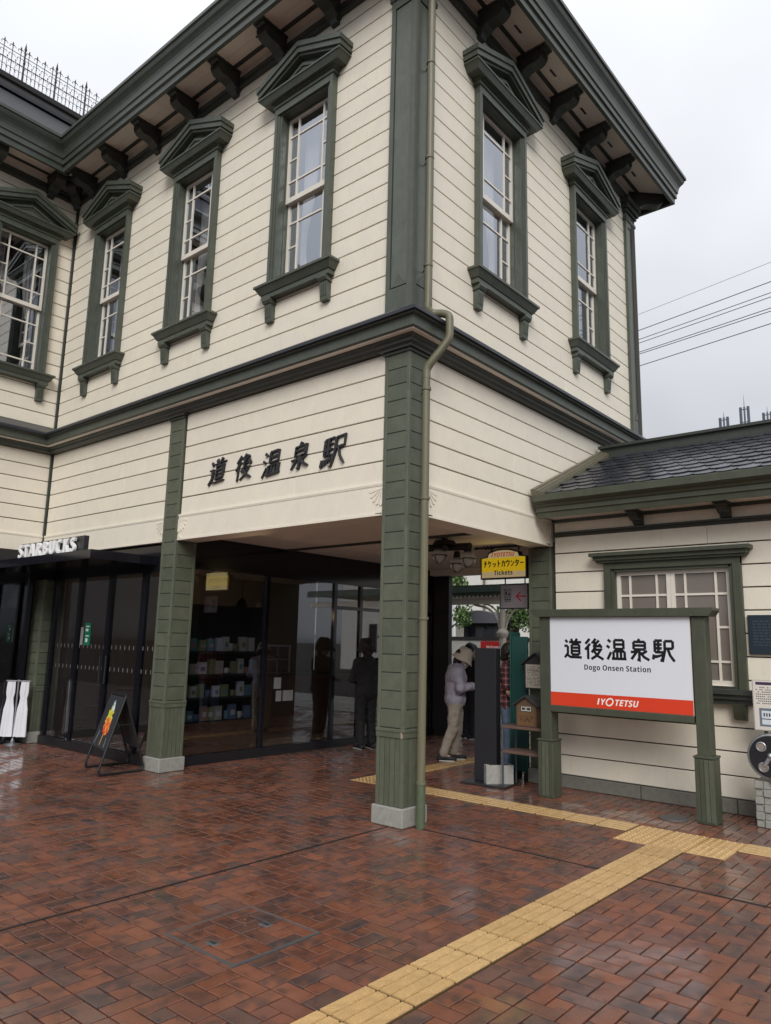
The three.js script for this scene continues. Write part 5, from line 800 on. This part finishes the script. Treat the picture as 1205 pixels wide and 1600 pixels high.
person({ label: 'person all in black with dark hair standing behind the person in lavender', pos: [-2.95, 0, -5.4], turn: TR + 0.5, top: cloth([0.012, 0.012, 0.014]), pants: cloth([0.016, 0.016, 0.02]), headPitch: 0.25, joints: { ...base, elL: [0.2, 1.0, 0.06], wrL: [0.10, 1.02, 0.26], elR: [-0.2, 1.0, 0.06], wrR: [-0.10, 1.02, 0.26] } });
person({ label: 'person in a red plaid shirt and blue jeans half hidden behind the slab sign', pos: [-0.80, 0, -3.02], turn: TR - 0.15, sleeve: 0.75, top: std(C(1, 1, 1), 0.85, { map: plaid }), pants: cloth([0.11, 0.155, 0.225]), headPitch: 0.35, joints: { ...base, elR: [-0.21, 0.96, 0.02], wrR: [-0.15, 0.77, 0.14], wrL: [0.17, 0.80, 0.16] } });
person({ label: 'person in dark clothes facing the cafe glass, half hidden by the corner pillar', pos: [-3.28, 0, -3.22], turn: -1.9, top: cloth([0.02, 0.02, 0.024]), pants: cloth([0.014, 0.014, 0.016]), headPitch: 0.1, hat: cloth([0.02, 0.02, 0.022]), joints: { ...base, elL: [0.21, 0.98, 0.05], wrL: [0.12, 0.96, 0.24] } });
// ---------------------------------------------------------------- platform and street beyond the passage
tag(mesh('platform', bx(-14, 6, -0.01, 0.006, -10.4, -7.2), std(C(0.20, 0.195, 0.18), 0.55, { map: stoneTex, roughnessMap: wet }), scene), 'grey concrete platform beyond the passage', 'platform', null, 'structure');
{
  const c = thing('platform_canopy', 'green and white platform canopy with toothed valance beyond the passage', 'canopy', [0, 0, -9]);
  mesh('roof_plate', bx(-11, 3, 2.76, 2.82, -2.6, 0.12), M.green, c); mesh('fascia', bx(-11, 3, 2.66, 2.79, 0.06, 0.14), greenPaint(C(0.13, 0.19, 0.16)), c); mesh('beam', bx(-11, 3, 2.40, 2.53, -0.12, 0.02), M.white, c); mesh('ceiling', bx(-11, 3, 2.70, 2.755, -2.5, 0.05), M.cream, c);
  const tg = face([[-0.055, 0], [0.055, 0], [0.055, -0.06], [0, -0.12], [-0.055, -0.06]], 0.015); for (let x = -7.4; x < -3; x += 0.112) mesh('valance_board', tg, greenPaint(C(0.20, 0.26, 0.22)), c).position.set(x, 2.665, 0.07);
  for (const x of [-7.9, -4.54, -1.2]) { const k = sub('column', c, [x, 0, -0.05]); mesh('shaft', join(rod([0, 0, 0], [0, 1.7, 0], 0.085, 0.075, 14), rod([0, 1.78, 0], [0, 2.42, 0], 0.07, 0.06, 14)), M.white, k); mesh('collar', new THREE.LatheGeometry([[0.075, 1.66], [0.11, 1.70], [0.13, 1.76], [0.13, 1.79], [0.10, 1.83], [0.07, 1.86]].map((p) => new THREE.Vector2(...p)), 18), M.white, k); for (const s of [-1, 1]) mesh('arched_brace', join(tubeP([[s * 0.07, 1.82, 0], [s * 0.13, 2.05, 0], [s * 0.33, 2.28, 0], [s * 0.75, 2.40, 0]], 0.026, 18, 8), tubeP([[s * 0.06, 2.0, 0], [s * 0.12, 2.2, 0], [s * 0.3, 2.36, 0], [s * 0.5, 2.41, 0]], 0.018, 14, 6)), M.white, k); mesh('base', new THREE.CylinderGeometry(0.11, 0.13, 0.12, 16).translate(0, 0.066, 0), M.white, k); }
  const w = thing('boundary_wall', 'white boundary wall with dark coping across the tracks', 'wall', [0, 0, -13]); mesh('wall', bx(-16, 4, 0, 1.66, -0.12, 0), std(C(0.68, 0.67, 0.63), 0.7, { map: paintTex }), w); mesh('coping', bx(-16, 4, 1.66, 1.73, -0.16, 0.04), M.dark, w);
  const b = thing('red_banner', 'red welcome banner fixed to the white boundary wall', 'banner', [-7.0, 1.30, -12.985]); mesh('cloth', at(new THREE.BoxGeometry(1.3, 0.62, 0.01), 0, 0, 0.006), std(C(0.55, 0.03, 0.03), 0.6), b); mesh('print', at(panel(1.28, 0.60), 0, 0, 0.0135), canvasMat(640, 300, (q) => { q.fillStyle = '#c0262a'; q.fillRect(0, 0, 640, 300); q.fillStyle = '#f0e6e2'; q.font = 'bold 52px sans-serif'; q.fillText('Welcome to', 90, 90); }), b);
  const h = thing('white_house', 'white house with a dark window beyond the platform', 'house', [-9, 0, -20]); mesh('wall', bx(-4.5, 5, 0, 5.6, -3, 0), std(C(0.74, 0.73, 0.70), 0.75, { map: paintTex }), h); mesh('roof', face([[-4.9, 5.6], [5.4, 5.6], [4.6, 6.6], [-4.1, 6.6]], 3.6).translate(0, 0, -3.3), M.slate[0], h);
  for (const x of [-1.85, 0.6, 2.6]) { const k = sub('window', h, [x, 0, 0]); mesh('frame', join(bx(-0.27, 0.27, 2.45, 2.53, 0.0, 0.05), bx(-0.27, 0.27, 1.0, 1.06, 0, 0.05), bx(-0.27, -0.22, 1.06, 2.45, 0, 0.05), bx(0.22, 0.27, 1.06, 2.45, 0, 0.05), bx(-0.02, 0.02, 1.06, 2.45, 0, 0.04)), M.greenDeep, k); mesh('pane', bx(-0.22, 0.22, 1.06, 2.45, 0.002, 0.012), M.blackGloss, k); }
  mesh('drainpipe', rod([-3.0, 0, 0.06], [-3.0, 5.6, 0.06], 0.05), M.concrete, h);
  const s = thing('street_kiosk', 'dark kiosk with a curved roof behind the boundary wall', 'kiosk', [-9.65, 0, -16]); mesh('body', bx(-0.65, 0.65, 0, 2.25, -0.8, 0), M.dark, s); const arc = []; for (let k = 0; k <= 14; k++) { const a = Math.PI * k / 14; arc.push([-Math.cos(a) * -0.85, 2.22 + Math.sin(a) * 0.42]); } const rg = face(arc, 1.1).translate(0, 0, -0.95); mesh('roof', rg, std(C(0.10, 0.10, 0.12), 0.35), s); for (const x of [-0.36, 0.36]) mesh('window', bx(x - 0.2, x + 0.2, 1.5, 2.1, 0.002, 0.02), M.blackGloss, s);
  mesh('poster', bx(-0.95, -0.66, 1.5, 2.2, 0.0, 0.03), M.white, s);
  { const k = h.clone(); k.name = numbered('white_house'); scene.add(k); k.position.set(13, 0, -26); tag(k, 'white house beyond the tracks mirrored in the cafe glass', 'house'); }
  // trees
  const leafM = [[0.075, 0.15, 0.03], [0.11, 0.19, 0.04], [0.05, 0.115, 0.026], [0.15, 0.22, 0.06]].map((c) => new THREE.MeshPhysicalMaterial({ color: C(...c), roughness: 0.6, transmission: 0.25, thickness: 0, side: THREE.DoubleSide }));
  const lg = new THREE.BufferGeometry(); lg.setAttribute('position', new THREE.Float32BufferAttribute([0, 0, 0, 0.5, 0.42, 0.1, 0, 1, 0, 0, 0, 0, 0, 1, 0, -0.5, 0.42, 0.1], 3)); lg.computeVertexNormals();
  for (const [x, z, y0, y1, r, n, lab] of [[-10.5, -15.2, 1.6, 4.1, 1.0, 2600, 'leafy green tree left of the kiosk beyond the platform'], [-8.75, -16.9, 1.9, 3.2, 0.75, 1500, 'smaller leafy tree right of the kiosk beyond the platform']]) {
    const tr = thing('tree', lab, 'tree', [x, 0, z]), bark = std(C(0.10, 0.075, 0.055), 0.9, { map: woodTex }), limbs = [tubeP([[0, 0, 0], [0.05, y0 * 0.6, 0.02], [-0.04, y0 + 0.3, 0]], 0.09, 10, 7)], cl = [];
    for (let k = 0; k < 9; k++) { const a = rnd() * 6.3, e = [Math.cos(a) * r * rr(0.3, 0.75), lerp(y0, y1, rr(0.2, 0.9)), Math.sin(a) * r * rr(0.3, 0.75)]; limbs.push(tubeP([[0, y0 * 0.9, 0], [e[0] * 0.4, lerp(y0, e[1], 0.6), e[2] * 0.4], e], 0.022, 8, 5)); cl.push(e); for (let q = 0; q < 2; q++) cl.push([e[0] + rr(-0.35, 0.35), e[1] + rr(-0.3, 0.35), e[2] + rr(-0.35, 0.35)]); }
    mesh('trunk', join(limbs), bark, tr); const parts = leafM.map(() => []), mm = new THREE.Matrix4(), qq = new THREE.Quaternion(), e = new THREE.Euler();
    for (let i = 0; i < n; i++) { const c = pick(cl), u = rr(-1, 1), a = rnd() * 6.3, q = 0.34 * Math.cbrt(rnd()), w = Math.sqrt(1 - u * u); e.set(rnd() * 6, rnd() * 6, rnd() * 6); qq.setFromEuler(e); const s = rr(0.07, 0.13); mm.compose(new THREE.Vector3(c[0] + w * Math.cos(a) * q, c[1] + u * q * 0.8, c[2] + w * Math.sin(a) * q), qq, new THREE.Vector3(s, s, s)); parts[i % 4].push(lg.clone().applyMatrix4(mm)); }
    parts.forEach((p, i) => { const m = mesh('crown', mergeGeometries(p), leafM[i], tr); m.userData.kind = 'stuff'; });
  }
}
// ---------------------------------------------------------------- overhead wires, far mast antennas
const wireM = std(C(0.05, 0.055, 0.065), 0.6);
[[[-9.184, 16.056, -25.771], [0.89, 16.225, -23.639], 0.008, 'thin topmost overhead wire crossing the sky on the right'], [[-9.251, 15.364, -25.875], [0.817, 15.48, -23.752], 0.017, 'second overhead wire from the top, right of the building'], [[-9.289, 14.971, -25.934], [0.776, 15.056, -23.815], 0.015, 'third overhead wire from the top, right of the building'], [[-9.304, 14.815, -25.958], [0.76, 14.891, -23.84], 0.015, 'fourth overhead wire, close below the third'], [[-9.315, 14.437, -26.037], [0.708, 14.462, -23.897], 0.016, 'fifth overhead wire, upper of the lower pair'], [[-9.322, 14.364, -26.048], [0.695, 14.328, -23.917], 0.016, 'sixth overhead wire, lower of the lower pair'], [[-9.319, 13.852, -26.17], [0.632, 13.874, -23.969], 0.017, 'lowest overhead wire crossing the sky on the right']].forEach(([a, b, r, lab]) => {
  const A = V(a), B = V(b), D = B.clone().sub(A), P = [-1.2, -0.5, 0, 0.25, 0.5, 0.75, 1, 1.6, 2.4].map((t) => { const p = A.clone().addScaledVector(D, t); p.y += 0.05 * (t - 0) * (t - 1); return p.toArray(); });
  tag(mesh('overhead_wire', tubeP(P, r, 60, 5), wireM, scene), lab, 'wire', 'overhead wires');
});
{
  const b = thing('apartment_block', 'flat-roofed block far behind the ticket wing carrying antennas', 'building', [-6.8, 0, -41.5]); mesh('wall', bx(-5, 6, 0, 13.1, -6, 3.2), std(C(0.45, 0.44, 0.42), 0.8, { map: paintTex }), b); mesh('parapet', bx(-5.1, 6.1, 13.1, 13.4, -6.1, 3.3), M.concrete, b);
  for (let f = 0; f < 4; f++) for (let k = 0; k < 4; k++) mesh('window', bx(-4 + k * 2.6, -2.6 + k * 2.6, 1.2 + f * 3, 2.7 + f * 3, 3.21, 3.26), M.blackGloss, b);
  const am = std(C(0.10, 0.12, 0.15), 0.5, { metalness: 0.4 });
  for (const [x, y0, y1, yt, z, lab] of [[-7.60, 13.4, 14.62, 14.95, -38.2, 'left rooftop antenna mast above the slate ridge'], [-6.66, 13.4, 15.25, 15.95, -38.9, 'tallest middle rooftop antenna mast above the slate ridge'], [-5.66, 13.4, 14.95, 15.3, -39.7, 'right rooftop antenna mast at the picture edge']]) {
    const a = thing('antenna_mast', lab, 'antenna', [x, 0, z], 0, 'rooftop antennas'); mesh('pole', join(rod([0, y0, 0], [0, y1, 0], 0.05, 0.05, 8), rod([0, y1, 0], [0, yt, 0], 0.02, 0.006, 6)), am, a);
    for (const s of [-1, 1]) mesh('panel_antenna', join(rbx(s * 0.2 - 0.07, s * 0.2 + 0.07, y1 - 1.05, y1, -0.06, 0.06, 0.02), rod([0, y1 - 0.15, 0], [s * 0.2, y1 - 0.15, 0], 0.025), rod([0, y1 - 0.9, 0], [s * 0.2, y1 - 0.9, 0], 0.025)), am, a);
  }
}
renderer.render(scene, camera);
